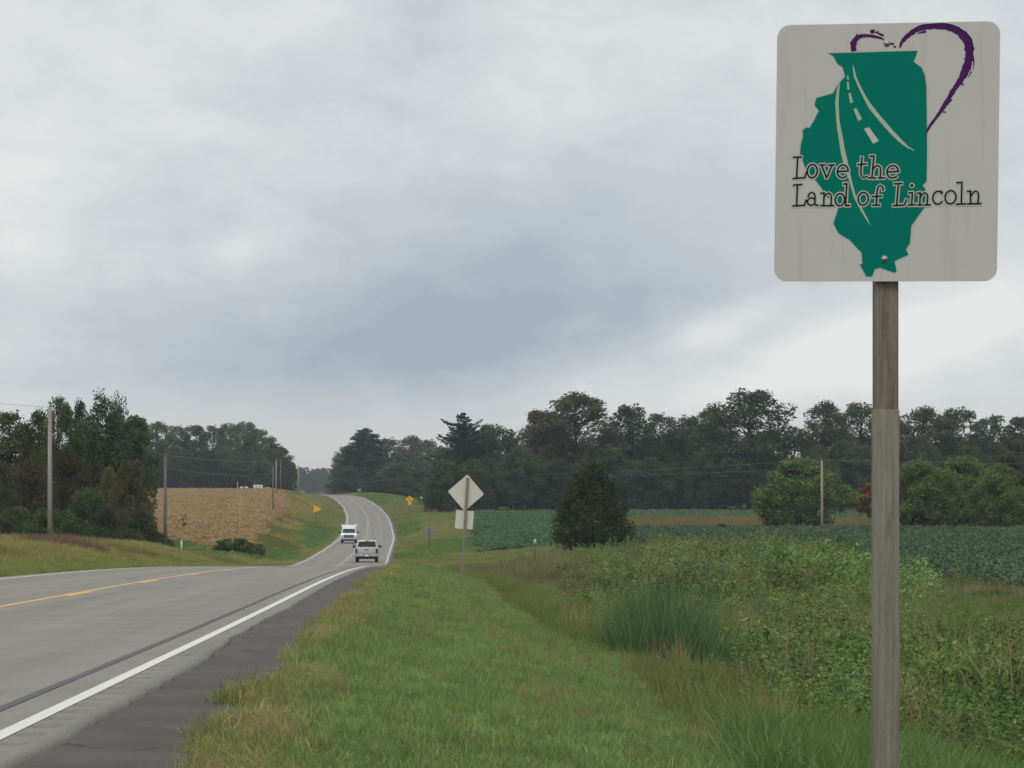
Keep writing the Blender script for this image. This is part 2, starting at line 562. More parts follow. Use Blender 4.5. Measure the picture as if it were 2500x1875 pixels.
M['tail'] = mat_plain('tail_lamp', (0.10, 0.018, 0.014), 0.3, var=0.1)
M['lamp'] = mat_plain('head_lamp', (0.62, 0.62, 0.60), 0.15, var=0.05)
M['wire'] = mat_plain('wire', (0.16, 0.165, 0.16), 0.5, 0.3)
M['bark'] = mat_plain('bark', (0.036, 0.030, 0.025), 0.95, var=0.35, scale=3, spec=0.1)
M['dead_bark'] = mat_plain('grey_bark', (0.13, 0.12, 0.11), 0.95, var=0.2, scale=3, spec=0.1)

L = {}
L['dark'] = mat_leaf('leaf_dark', (0.052, 0.078, 0.034), (0.100, 0.128, 0.054))
L['mid'] = mat_leaf('leaf_mid', (0.062, 0.094, 0.032), (0.112, 0.148, 0.052))
L['olive'] = mat_leaf('leaf_olive', (0.074, 0.086, 0.034), (0.122, 0.130, 0.050))
L['brown'] = mat_leaf('leaf_brown', (0.074, 0.066, 0.032), (0.118, 0.098, 0.044))
L['light'] = mat_leaf('leaf_light', (0.085, 0.132, 0.034), (0.158, 0.212, 0.058))
L['pine'] = mat_leaf('needle_pine', (0.038, 0.062, 0.036), (0.072, 0.102, 0.058))
L['cedar'] = mat_leaf('needle_cedar', (0.034, 0.050, 0.022), (0.080, 0.094, 0.038))
L['rusty'] = mat_leaf('leaf_rusty', (0.17, 0.085, 0.024), (0.24, 0.13, 0.04))
L['grey'] = mat_leaf('leaf_grey', (0.060, 0.072, 0.045), (0.085, 0.10, 0.062))
L['blue'] = mat_leaf('leaf_far', (0.034, 0.050, 0.030), (0.060, 0.078, 0.044))
L['mown'] = mat_leaf('grass_mown', (0.140, 0.218, 0.070), (0.270, 0.345, 0.120), (0.290, 0.295, 0.110), 0.6, 0.35, 0.30, 0.50, 0.72)
L['dry'] = mat_leaf('grass_dry', (0.270, 0.235, 0.105), (0.43, 0.37, 0.165), (0.24, 0.25, 0.09), 0.8, 0.35, 0.25)
L['lush'] = mat_leaf('grass_lush', (0.095, 0.170, 0.052), (0.170, 0.255, 0.090), None, 1, 0.35, 0.2)
L['rough'] = mat_leaf('grass_rough', (0.112, 0.168, 0.050), (0.215, 0.260, 0.086), (0.185, 0.190, 0.072), 0.12, 0.35, 0.22, 0.46, 0.6)
L['brown_grass'] = mat_leaf('grass_brown', (0.180, 0.145, 0.070), (0.265, 0.210, 0.105), (0.165, 0.175, 0.062), 0.10, 0.3, 0.22)
L['mound'] = mat_leaf('grass_mound', (0.220, 0.208, 0.070), (0.370, 0.325, 0.130), (0.180, 0.185, 0.062), 0.055, 0.3, 0.2, 0.50, 0.58)
L['bank_brown'] = mat_leaf('grass_bank_brown', (0.150, 0.100, 0.075), (0.225, 0.155, 0.112), (0.150, 0.100, 0.075), 0.09, 0.3, 0.2, 0.5, 0.62)
L['slope'] = mat_leaf('grass_slope', (0.180, 0.212, 0.064), (0.285, 0.308, 0.108), (0.305, 0.282, 0.118), 0.035, 0.3, 0.15)
L['slope_green'] = mat_leaf('grass_slope_green', (0.125, 0.205, 0.062), (0.200, 0.285, 0.096), None, 1, 0.3, 0.15)
L['weed'] = mat_leaf('weed_leaf', (0.105, 0.172, 0.050), (0.215, 0.300, 0.098), (0.210, 0.230, 0.080), 0.16, 0.35, 0.28)
L['weed_grey'] = mat_leaf('weed_leaf_grey', (0.135, 0.180, 0.080), (0.225, 0.280, 0.135), None, 1, 0.35, 0.25)
L['weed_dark'] = mat_leaf('weed_leaf_dark', (0.062, 0.112, 0.034), (0.118, 0.182, 0.058), None, 1, 0.3, 0.25)
L['weed_bright'] = mat_leaf('weed_leaf_bright', (0.150, 0.255, 0.078), (0.260, 0.375, 0.140), None, 1, 0.35, 0.18)
L['goldenrod'] = mat_leaf('goldenrod', (0.13, 0.13, 0.035), (0.27, 0.20, 0.040), None, 1, 0.3, 0.2)
L['seed'] = mat_leaf('seed_heads', (0.215, 0.175, 0.090), (0.32, 0.26, 0.14), None, 1, 0.3, 0.2)
L['reed'] = mat_leaf('reed_blade', (0.052, 0.112, 0.040), (0.150, 0.230, 0.088), None, 1, 0.25, 0.22)
L['soy'] = mat_leaf('soy_leaf', (0.066, 0.110, 0.057), (0.118, 0.172, 0.096), None, 1, 0.3, 0.22)
L['soy_far'] = mat_leaf('soy_leaf_far', (0.075, 0.145, 0.066), (0.120, 0.200, 0.095), None, 1, 0.3, 0.12)
L['ripe'] = mat_leaf('ripe_crop', (0.385, 0.265, 0.140), (0.415, 0.290, 0.158), (0.405, 0.295, 0.155), 0.03, 0.3, 0.05, 0.48, 0.62)

# ------------------------------------------------------------------ the lie of the land (tables use half-depth y = Y / K)
_gy = np.arange(-60, 3600, 0.5)


def table(pts, w=12):
    p = np.array(pts, dtype=float)
    a = np.interp(_gy, p[:, 0], p[:, 1])
    n = int(w / 0.5) | 1
    k = np.ones(n) / n
    for _ in range(2):
        a = np.convolve(np.pad(a, n // 2, mode='edge'), k, mode='valid')
    return lambda Y: np.interp(np.asarray(Y, dtype=float) / K, _gy, a)


XC = table([(-60, -2.2), (0, -5.85), (20, -7.07), (50, -9.0), (80, -11.2), (116, -14.2), (144, -16.4), (191, -19.9), (229, -23.6),
            (255, -26.5), (288, -31.2), (313, -35.5), (345, -41), (380, -49), (420, -60), (480, -78), (700, -140), (3600, -900)], 8)
ZR = table([(-60, 0.9), (0, -1.05), (7, -1.28), (15, -1.55), (23, -1.8), (30, -2.03), (40, -2.42), (50, -2.90), (60, -3.45), (75, -4.35), (90, -5.3),
            (105, -6.1), (116, -6.5), (130, -6.8), (150, -7.02), (172, -7.12), (190, -7.08), (210, -6.75), (230, -6.3), (255, -5.55),
            (288, -4.35), (313, -3.5), (345, -2.75), (380, -2.35), (420, -2.6), (500, -4.6), (700, -6), (3600, -6)], 7)
ZL = table([(-60, 0.4), (0, -0.7), (20, -1.45), (40, -1.95), (60, -2.5), (81, -3.4), (95, -4.8), (107, -5.6), (125, -5.15), (160, -4.5), (200, -3.8),
            (250, -2.65), (300, -1.5), (340, -0.85), (370, -0.9), (420, -1.6), (600, -4), (3600, -6)], 8)
LW = table([(-60, 9), (90, 8), (110, 9), (130, 14), (300, 17), (3600, 17)], 8)       # how far the left bank takes to reach ZL
ZP = table([(-60, -1.2), (0, -1.95), (12, -2.6), (25, -3.45), (40, -4.2), (60, -4.8), (80, -5.1), (110, -5.18), (150, -5.18), (200, -5.0), (260, -4.75),
            (320, -4.6), (500, -5), (3600, -6)], 8)
ZA = table([(-60, -0.65), (70, -0.65), (90, -0.6), (116, -0.1), (144, 0.4), (190, 0.8), (240, 1.0), (300, 0.8), (400, 0.3), (3600, 0)], 8)
RW = table([(-60, 7.5), (50, 7.5), (70, 9), (110, 22), (3600, 24)], 8)


def sstep(a, b, x):
    t = np.clip((x - a) / (b - a), 0, 1)
    return t * t * (3 - 2 * t)


def vnoise(x, y, seed=0):
    """smooth value noise, roughly -1..1"""
    def h(i, j):
        n = np.sin(i * 127.1 + j * 311.7 + seed * 74.7) * 43758.5453
        return n - np.floor(n)
    x = np.asarray(x, dtype=float); y = np.asarray(y, dtype=float)
    i = np.floor(x); j = np.floor(y); fx = x - i; fy = y - j
    fx = fx * fx * (3 - 2 * fx); fy = fy * fy * (3 - 2 * fy)
    a = h(i, j) * (1 - fx) + h(i + 1, j) * fx
    b = h(i, j + 1) * (1 - fx) + h(i + 1, j + 1) * fx
    return (a * (1 - fy) + b * fy) * 2 - 1


def edge_r(Y):
    return 1.13 + 0.14 * vnoise(Y * 0.45, 0 * Y, 3) + 0.10 * vnoise(Y * 1.7, 0 * Y, 4)


def ground_s(s, Y):
    """height of the ground at lateral offset s from the road's centre line"""
    s = np.asarray(s, dtype=float); Y = np.asarray(Y, dtype=float)
    s, Y = np.broadcast_arrays(s, Y)
    zr = ZR(Y)
    r = s - 3.65
    e = edge_r(Y)
    za = zr + ZA(Y); zp = ZP(Y); rw = RW(Y)
    lip = zr - 0.015
    near = np.where(r < e, zr - 0.30 + 0.285 * sstep(e - 0.35, e, r), lip + (za - lip) * sstep(e - 0.9, 5.2, r) * 1.0)
    near = np.where(r < e, near, lip + (za - lip) * np.clip((r - e) / (4.4 - e), 0, 1) ** 1.15)
    right = np.where(r <= 4.4, near, za + (zp - za) * sstep(4.4, rw + 1.5, r))
    ditch = -0.35 * np.exp(-((r - 7.4) / 1.5) ** 2) * (1 - sstep(140, 190, Y))
    right = right + np.where(r > 4.4, ditch, 0)
    d = -s - 3.65
    zl = ZL(Y); lw = LW(Y)
    el = 0.45 + 0.12 * vnoise(Y * 0.4, 0 * Y, 5)
    left = np.where(d < el, zr - 0.30 + 0.285 * sstep(el - 0.35, el, d), zr - 0.015 + (zl - zr) * sstep(1.0, lw, d) - 0.25 * np.exp(-((d - 2.6) / 1.3) ** 2) * sstep(150, 260, Y))
    z = np.where(s > 0, right, left)
    lump = 0.05 * vnoise(s * 0.5, Y * 0.25, 1) + 0.10 * vnoise(s * 0.12, Y * 0.06, 2)
    away = np.clip((np.maximum(r - 1.6, d - 0.8)) / 3.0, 0, 1)
    return z + lump * away


def ground(x, Y):
    return ground_s(np.asarray(x) - XC(Y), Y)


def gz(x, Y):
    return float(ground(x, Y))


def zone_colour(s, Y):
    c = np.zeros(s.shape + (3,))
    y = Y / K
    c[...] = (0.055, 0.072, 0.030)
    mown = (s > 3.6) & (s < 8.4) & (y < 70)
    c[mown] = (0.075, 0.098, 0.036)
    c[(s > 3.6) & (s < 5.4)] = (0.10, 0.085, 0.045)
    c[(s > 8.4) & (y < 110)] = (0.040, 0.046, 0.020)
    c[(s < -3.6)] = (0.095, 0.098, 0.040)
    f_ = (s < -9) & (y > 127) & (y < 348)
    c[f_] = (0.38, 0.25, 0.125)
    c[(np.abs(s) < 4.3)] = (0.07, 0.06, 0.05)
    return c


def build_ground():
    yy = np.concatenate([np.arange(-40, 10, 4.0), np.arange(10, 60, 0.35), np.arange(60, 240, 1.0), np.arange(240, 900, 4.0),
                         np.arange(900, 2000, 40.0), np.array([2000, 2600, 3400, 4500, 6500.0])])
    ss = np.concatenate([[-4500, -2500, -1400, -800, -500, -320], np.arange(-220, -60, 8.0), np.arange(-60, -20, 2.0), np.arange(-20, -5, 0.5), [-4.9, -4.6, -4.3, -4.1, -3.9, -3.0, 0, 3.0, 3.7, 4.0],
                         np.arange(4.2, 6.0, 0.12), np.arange(6.0, 16, 0.4), np.arange(16, 60, 1.5), np.arange(60, 220, 8.0), [220, 320, 500, 800, 1400, 2500, 4500]])
    Sg, Yg = np.meshgrid(ss, yy)
    Z = ground_s(Sg, Yg)
    X = XC(Yg) + Sg
    v = np.stack([X, Yg, Z], -1).reshape(-1, 3)
    ny, ns = Sg.shape
    i = np.arange(ny - 1)[:, None] * ns + np.arange(ns - 1)[None, :]
    f = np.stack([i, i + 1, i + 1 + ns, i + ns], -1).reshape(-1, 4)
    me = mesh_np('ground', v, f, M['ground'], smooth=True, col=zone_colour(Sg, Yg).reshape(-1, 3))
    tag(link('ground', me), kind='structure')


build_ground()


def strip(name, svals, dz, mat, y0, y1, zf=None, step=None, parent=None):
    """a sheet along the road between lateral offsets, dz above the carriageway"""
    if step is None:
        Y = np.unique(np.concatenate([np.arange(max(y0, -40), min(y1, 60), 0.5), np.arange(max(y0, 60), min(y1, 900), 2.0), [y1]])) if y1 > y0 else []
    else:
        Y = np.arange(y0, y1 + step / 2, step)
    Y = np.asarray(Y)
    sv = np.asarray(svals, dtype=float)
    Sg, Yg = np.meshgrid(sv, Y)
    Z = ZR(Yg) + dz
    if zf is not None: Z = Z + zf(Sg, Yg)
    v = np.stack([XC(Yg) + Sg, Yg, Z], -1).reshape(-1, 3)
    ny, ns = Sg.shape
    i = np.arange(ny - 1)[:, None] * ns + np.arange(ns - 1)[None, :]
    f = np.stack([i, i + 1, i + 1 + ns, i + ns], -1).reshape(-1, 4)
    uv = np.stack([Sg, Yg], -1).reshape(-1, 2)
    o = link(name, mesh_np(name, v, f, mat, uv=uv, smooth=True), parent)
    return o


YEND = 980.0
road = tag(strip('road', [-4.10, -3.7, -2.0, 0, 2.0, 3.70], 0, M['asphalt'], -40, YEND), kind='structure')


def rumble_f(s, Y):
    lane = np.exp(-((s - 3.79) / 0.070) ** 6)
    g = np.clip(np.sin(Y * 2 * math.pi / 0.62) * 4 - 0.6, 0, 1)
    return -0.040 * g * lane * (1 - sstep(22, 34, Y))


tag(strip('rumble_strip', [3.70, 3.71, 3.72, 3.735, 3.79, 3.845, 3.86, 3.87], 0, M['rumble'], 4, 40, rumble_f, 0.03), kind='structure')
tag(strip('road_edge', [3.70, 3.87], 0, M['rumble'], 40, YEND), kind='structure')


def broken_shoulder():
    Y = np.concatenate([np.arange(4, 60, 0.12), np.arange(60, 240, 1.0), np.arange(240, YEND + 1, 4.0)])
    j = 3.90 + 0.022 * (vnoise(Y * 0.9, 0 * Y, 7) + 0.8 * vnoise(Y * 3.1, 0 * Y, 8)) + 0.03 * sstep(24, 12, Y) + 0.14 * np.clip(vnoise(Y * 0.13, 0 * Y, 12), 0, 1)
    j = np.maximum(j, 3.885)
    cols = [j, j + 0.03, j + 0.3 * (5.1 - j), j + 0.65 * (5.1 - j), 5.15 + 0 * Y]
    dz = [-0.020, -0.008, -0.016, -0.036, -0.072]
    Xs = np.stack([XC(Y) + c for c in cols], 1); Zs = np.stack([ZR(Y) + q for q in dz], 1)
    Ys = np.repeat(Y[:, None], 5, 1)
    v = np.stack([Xs, Ys, Zs], -1).reshape(-1, 3)
    i = np.arange(len(Y) - 1)[:, None] * 5 + np.arange(4)[None, :]
    f = np.stack([i, i + 1, i + 6, i + 5], -1).reshape(-1, 4)
    uv = np.stack([np.stack(cols, 1), Ys], -1).reshape(-1, 2)
    tag(link('shoulder', mesh_np('shoulder', v, f, M['shoulder'], uv=uv, smooth=True)), kind='structure')
    # ragged lip of the older pavement down to the broken joint, with the open crack
    cols = [3.87 + 0 * Y, j - 0.012, j - 0.010, j + 0.004]
    dz = [0 * Y, 0 * Y - 0.002, 0 * Y - 0.045, 0 * Y - 0.05]
    Xs = np.stack([XC(Y) + c for c in cols], 1); Zs = np.stack([ZR(Y) + q for q in dz], 1)
    Ys = np.repeat(Y[:, None], 4, 1)
    v = np.stack([Xs, Ys, Zs], -1).reshape(-1, 3)
    i = np.arange(len(Y) - 1)[:, None] * 4 + np.arange(3)[None, :]
    f = np.stack([i, i + 1, i + 5, i + 4], -1).reshape(-1, 4)
    uv = np.stack([np.stack(cols, 1), Ys], -1).reshape(-1, 2)
    tag(link('pavement_lip', mesh_np('pavement_lip', v, f, M['rumble'], uv=uv)), kind='structure')


broken_shoulder()

for side, s0 in (('right', 3.60), ('left', -3.70)):
    strip('edge_line', [s0, s0 + 0.10], 0.004, M['white_line'], -40, YEND, parent=road)
strip('centre_line', [-0.17, -0.065], 0.004, M['yellow_line'], -40, 130, parent=road)
strip('centre_line', [-0.17, -0.065], 0.004, M['worn_yellow'], 130, YEND, parent=road)
for k in range(24):
    y0 = 45.0 + (k - 3) * 11.9
    strip('centre_dash', [-0.045, 0.065], 0.004, M['yellow_line'], y0, y0 + 3.6, step=0.9, parent=road)
strip('sealed_joint', [3.28, 3.355], 0.004, M['tar'], -40, 180, parent=road)

# ------------------------------------------------------------------ plants: meshes
def quads_leaf(c, size, rng, aspect=0.6, up=0.35):
    """rhombic leaf clumps at centres c"""
    n = len(c)
    nrm = rng.normal(size=(n, 3)); nrm[:, 2] = np.abs(nrm[:, 2]) + up
    nrm /= np.linalg.norm(nrm, axis=1)[:, None]
    t = rng.normal(size=(n, 3))
    a = np.cross(nrm, t); a /= np.linalg.norm(a, axis=1)[:, None]
    b = np.cross(nrm, a)
    l = (size * rng.uniform(0.6, 1.35, n))[:, None]
    w = l * (aspect * rng.uniform(0.7, 1.3, n))[:, None]
    v = np.stack([c - a * l * 0.5, c + b * w * 0.5 - nrm * 0.08 * l, c + a * l * 0.5, c - b * w * 0.5 - nrm * 0.08 * l], 1).reshape(-1, 3)
    f = np.arange(4 * n).reshape(-1, 4)
    return v, f


def limb_mesh(mb, p0, p1, r0, r1, rng, n=5, seg=4, sag=0.12):
    p0 = np.array(p0, float); p1 = np.array(p1, float)
    ln = np.linalg.norm(p1 - p0)
    pts, rad = [], []
    for i in range(seg + 1):
        t = i / seg
        q = p0 + (p1 - p0) * t
        q = q + rng.normal(size=3) * ln * 0.035 * math.sin(math.pi * t)
        q[2] -= sag * ln * math.sin(math.pi * t) * 0.5
        pts.append(q); rad.append(r0 + (r1 - r0) * t ** 0.8)
    mb.tube(pts, rad, n, cap=True)


def gen_broadleaf(seed, H=20.0, W=11.0, base=0.12, nl=95, leaf=0.46, per=125, lobe=(0.10, 0.17), lobe_z=0.85, shape=1.2, stems=1, full=0.35, tr=0.017, lean=0.05):
    rng = np.random.default_rng(seed)
    lobes, rad = [], []
    bumps = rng.uniform(0.72, 1.12, 9)
    for i in range(nl):
        t = rng.uniform(0, 1) ** 0.85
        prof = math.sin(math.pi * (0.14 + 0.86 * t ** shape)) ** 0.55 if t < 0.985 else 0.15
        a = rng.uniform(0, 2 * math.pi)
        k = bumps[int(a / (2 * math.pi) * 9) % 9]
        rr = W / 2 * prof * k * (full + (1 - full) * math.sqrt(rng.uniform(0, 1)))
        z = H * (base + (1 - base) * (0.04 + 0.90 * t))
        lobes.append((rr * math.cos(a), rr * math.sin(a), z)); rad.append(W * rng.uniform(*lobe) * (1.0 - 0.3 * t))
    lobes = np.array(lobes); rad = np.array(rad)
    cs = []
    for c, R in zip(lobes, rad):
        n = int(per * (R / (W * 0.115)) ** 2)
        d = rng.normal(size=(n, 3)); d /= np.linalg.norm(d, axis=1)[:, None]
        q = d * (R * rng.uniform(0.25, 1.0, n) ** 0.55)[:, None]
        q[:, 2] *= lobe_z
        # twigs that break the lobe's outline
        k = rng.uniform(size=n) < 0.10
        q[k] *= rng.uniform(1.05, 1.45, k.sum())[:, None]
        cs.append(c + q)
    c = np.concatenate(cs)
    lobe_id = np.concatenate([np.full(len(q), i) for i, q in enumerate(cs)])
    v, f = quads_leaf(c, leaf, rng)
    lt = rng.uniform(0, 1, nl)
    tone = np.clip(0.55 * lt[lobe_id] + 0.45 * rng.uniform(0, 1, len(c)), 0, 1)
    mb = MB()
    for sidx in range(stems):
        off = rng.normal(size=2) * (0.0 if stems == 1 else 0.05 * W)
        top = np.array([off[0] * 3 + rng.normal() * lean * W, off[1] * 3 + rng.normal() * lean * W, H * 0.86])
        pts, rr = [], []
        for i in range(9):
            t = i / 8
            pts.append((off[0] + (top[0] - off[0]) * t + rng.normal() * 0.008 * H * t, off[1] + (top[1] - off[1]) * t + rng.normal() * 0.008 * H * t, -0.3 + (top[2] + 0.3) * t))
            rr.append(H * tr / math.sqrt(stems) * (1.25 - 0.25 * min(1, t * 12)) * (1 - 0.88 * t) + 0.02)
        mb.tube(pts, rr, 7)
        P = np.array(pts)
        for i in range(sidx, nl, stems):
            cz = lobes[i]
            hz = max(H * base * 0.6, cz[2] - 0.55 * math.hypot(cz[0], cz[1]) - 0.06 * H)
            k = np.interp(hz, P[:, 2], np.arange(len(P)))
            p0 = P[int(k)] + (P[min(int(k) + 1, len(P) - 1)] - P[int(k)]) * (k - int(k))
            limb_mesh(mb, p0, cz, H * tr * 0.26, H * tr * 0.06, rng, 4, 3)
    return v, f, tone, mb


def gen_conifer(seed, H=18.0, W=9.0, layers=22, per=8, base=0.08, droop=-0.15, tip=0.25, gap=0.0, leaf=0.5, irregular=0.3, power=0.9, fat=1.0):
    rng = np.random.default_rng(seed)
    cs, dirs = [], []
    mb = MB()
    mb.tube([(0, 0, -0.3), (0.05, 0.03, H * 0.35), (-0.05, 0.05, H * 0.7), (0, 0, H)], [H * 0.017, H * 0.013, H * 0.007, 0.02], 7)
    for i in range(layers):
        t = i / (layers - 1)
        z = H * (base + (0.985 - base) * t)
        R = W / 2 * (1 - t) ** power + 0.25
        lay = 1 + gap * rng.normal()
        for j in range(max(4, int(per * (1 - 0.5 * t)))):
            a = rng.uniform(0, 2 * math.pi)
            ln = R * lay * rng.uniform(1 - irregular, 1 + irregular * 0.5)
            p0 = np.array([0, 0, z + rng.normal() * 0.1])
            n = max(4, int(ln * 5.5))
            tt = np.linspace(0.12, 1, n)
            dz = droop * ln * tt + tip * ln * tt ** 3
            line = np.stack([math.cos(a) * ln * tt, math.sin(a) * ln * tt, dz], 1) + p0
            mb.tube([tuple(p0), tuple(line[n // 2]), tuple(line[-1])], [0.05, 0.035, 0.012], 4, cap=False)
            wv = (0.16 * ln + 0.15) * (1.05 - tt) * fat
            for _ in range(5):
                o = rng.normal(size=(n, 3)) * wv[:, None] * np.array([1, 1, 0.35])
                cs.append(line + o)
    c = np.concatenate(cs)
    v, f = quads_leaf(c, leaf, rng, 0.5, 0.8)
    return v, f, rng.uniform(0, 1, len(c)), mb


def gen_cedar(seed, H=7.4, W=5.9):
    rng = np.random.default_rng(seed)
    cs = []
    n_sp = 330
    for i in range(n_sp):
        t = rng.uniform(0, 1) ** 1.05
        prof = min(1.0, (t + 0.14) / 0.32) * (1 - t) ** 0.62 * 1.18
        a = rng.uniform(0, 2 * math.pi)
        rr = W / 2 * prof * (0.45 + 0.55 * math.sqrt(rng.uniform()))
        p = np.array([rr * math.cos(a), rr * math.sin(a), H * (0.02 + 0.84 * t)])
        ln = rng.uniform(0.5, 1.15)
        dirv = np.array([math.cos(a) * 0.5, math.sin(a) * 0.5, 1.0]); dirv /= np.linalg.norm(dirv)
        m = 75
        q = rng.uniform(0, 1, m)
        w = 0.34 * (1 - 0.8 * q)
        cs.append(p + dirv * (ln * q)[:, None] + rng.normal(size=(m, 3)) * w[:, None] * (1.0 + 0.5 * rng.uniform()))
    c = np.concatenate(cs)
    v, f = quads_leaf(c, 0.22, rng, 0.55, 0.2)
    lt = rng.uniform(0, 1, n_sp)
    tone = 0.75 * np.repeat(lt, 75) + 0.25 * rng.uniform(0, 1, len(c))
    mb = MB()
    mb.tube([(0, 0, -0.3), (0, 0, H * 0.5), (0, 0, H * 0.9)], [0.16, 0.09, 0.02], 7)
    return v, f, tone, mb


PROTO = {}


def proto(key, leafmat, gen, barkmat='bark'):
    v, f, tone, mb = gen
    crown = mesh_np('crown', v, f, L[leafmat], tone=tone)
    tr = bpy.data.meshes.new('trunk')
    tr.from_pydata(mb.v, [], mb.f)
    tr.polygons.foreach_set('use_smooth', [True] * len(mb.f))
    tr.materials.append(M[barkmat])
    H = max(v[:, 2].max(), 0.1)
    W = np.percentile(np.hypot(v[:, 0], v[:, 1]), 96) * 2
    PROTO[key] = (crown, tr, H, W)


proto('oak_a', 'dark', gen_broadleaf(1))
proto('oak_b', 'dark', gen_broadleaf(2, W=12, nl=76, full=0.4, lobe=(0.09, 0.155)))
proto('oak_c', 'olive', gen_broadleaf(3, W=10, base=0.08))
proto('oak_d', 'mid', gen_broadleaf(4, W=13, nl=90, base=0.14, full=0.4, lobe=(0.085, 0.15), shape=1.35))
proto('oak_e', 'brown', gen_broadleaf(5, W=11, base=0.08))
proto('open_a', 'olive', gen_broadleaf(6, W=13, nl=125, base=0.10, full=0.30, lobe=(0.082, 0.14), per=135, shape=1.1))
proto('open_b', 'dark', gen_broadleaf(7, W=13, nl=120, base=0.10, full=0.30, lobe=(0.08, 0.14), per=135, shape=1.1))
proto('spire', 'dark', gen_broadleaf(8, H=16, W=7, nl=60, base=0.05, lobe=(0.12, 0.2), lobe_z=1.7, shape=0.8, full=0.3, leaf=0.32))
proto('leafy', 'mid', gen_broadleaf(9, H=13, W=8, nl=84, base=0.02, leaf=0.30, lobe=(0.10, 0.175), shape=0.95))
proto('leafy_b', 'dark', gen_broadleaf(10, H=13, W=8, nl=84, base=0.02, leaf=0.30, lobe=(0.10, 0.175), shape=0.95))
proto('scrub_brown', 'brown', gen_broadleaf(12, H=8, W=7, nl=80, base=0.0, leaf=0.25, stems=3, lobe=(0.10, 0.18), shape=0.9))
proto('scrub_olive', 'olive', gen_broadleaf(13, H=8, W=7, nl=80, base=0.0, leaf=0.25, stems=3, lobe=(0.10, 0.18), shape=0.9))
proto('scrub_dark', 'dark', gen_broadleaf(14, H=7, W=7, nl=80, base=0.0, leaf=0.25, stems=3, lobe=(0.10, 0.18), shape=0.9))
proto('scrub_green', 'mid', gen_broadleaf(15, H=7, W=7, nl=80, base=0.0, leaf=0.25, stems=3, lobe=(0.10, 0.18), shape=0.9))
proto('scrub_grey', 'grey', gen_broadleaf(16, H=6, W=6, nl=70, base=0.0, leaf=0.2, stems=3, lobe=(0.10, 0.18), shape=0.9))
proto('round_a', 'light', gen_broadleaf(17, H=9, W=9.5, nl=120, base=0.03, leaf=0.29, lobe=(0.085, 0.155), per=200, stems=4, shape=0.95, full=0.4))
proto('round_b', 'light', gen_broadleaf(18, H=9, W=9, nl=115, base=0.03, leaf=0.29, lobe=(0.085, 0.155), per=200, stems=3, shape=0.95, full=0.4))
proto('rusty', 'rusty', gen_broadleaf(19, H=5, W=3, nl=34, base=0.0, leaf=0.25, stems=3, lobe=(0.12, 0.2), shape=0.8))
proto('pine', 'pine', gen_conifer(21, H=18, W=13, layers=24, per=11, droop=0.04, tip=0.28, gap=0.26, irregular=0.55, leaf=0.5, power=0.66, fat=1.15))
proto('spruce', 'pine', gen_conifer(22, H=19, W=12, layers=30, per=18, droop=-0.12, tip=0.2, irregular=0.25, leaf=0.6, power=0.5, fat=1.5))
proto('cedar', 'cedar', gen_cedar(23))
proto('bush', 'mid', gen_broadleaf(24, H=1.6, W=2.4, nl=40, base=0.0, leaf=0.15, stems=3, lobe=(0.12, 0.2), per=80))
proto('bush_dark', 'dark', gen_broadleaf(25, H=1.6, W=1.6, nl=36, base=0.0, leaf=0.14, stems=3, lobe=(0.12, 0.2), per=80, shape=.7))
proto('sapling', 'brown', gen_broadleaf(26, H=2.4, W=0.8, nl=14, base=0.15, leaf=0.12, lobe=(0.12, 0.2), per=30))


def tree(kind, u, vtop, y, wpx, name, label, cat, group=None, dz=0.0):
    crown, tr, H0, W0 = PROTO[kind]
    x, Y, zt = at(u, vtop, y)
    zb = gz(x, Y) + dz
    h = max(0.3, zt - zb); w = wpx / F * Y * (1.22 if name in ('wood_tree', 'tall_tree', 'understory_tree') else 1.1)
    r = empty(name, (x, Y, zb), label, cat, group, rz=float(RNG.uniform(0, 6.28)))
    r.scale = (w / W0, w / W0, h / H0)
    link('crown', crown, r); link('trunk', tr, r)
    return r


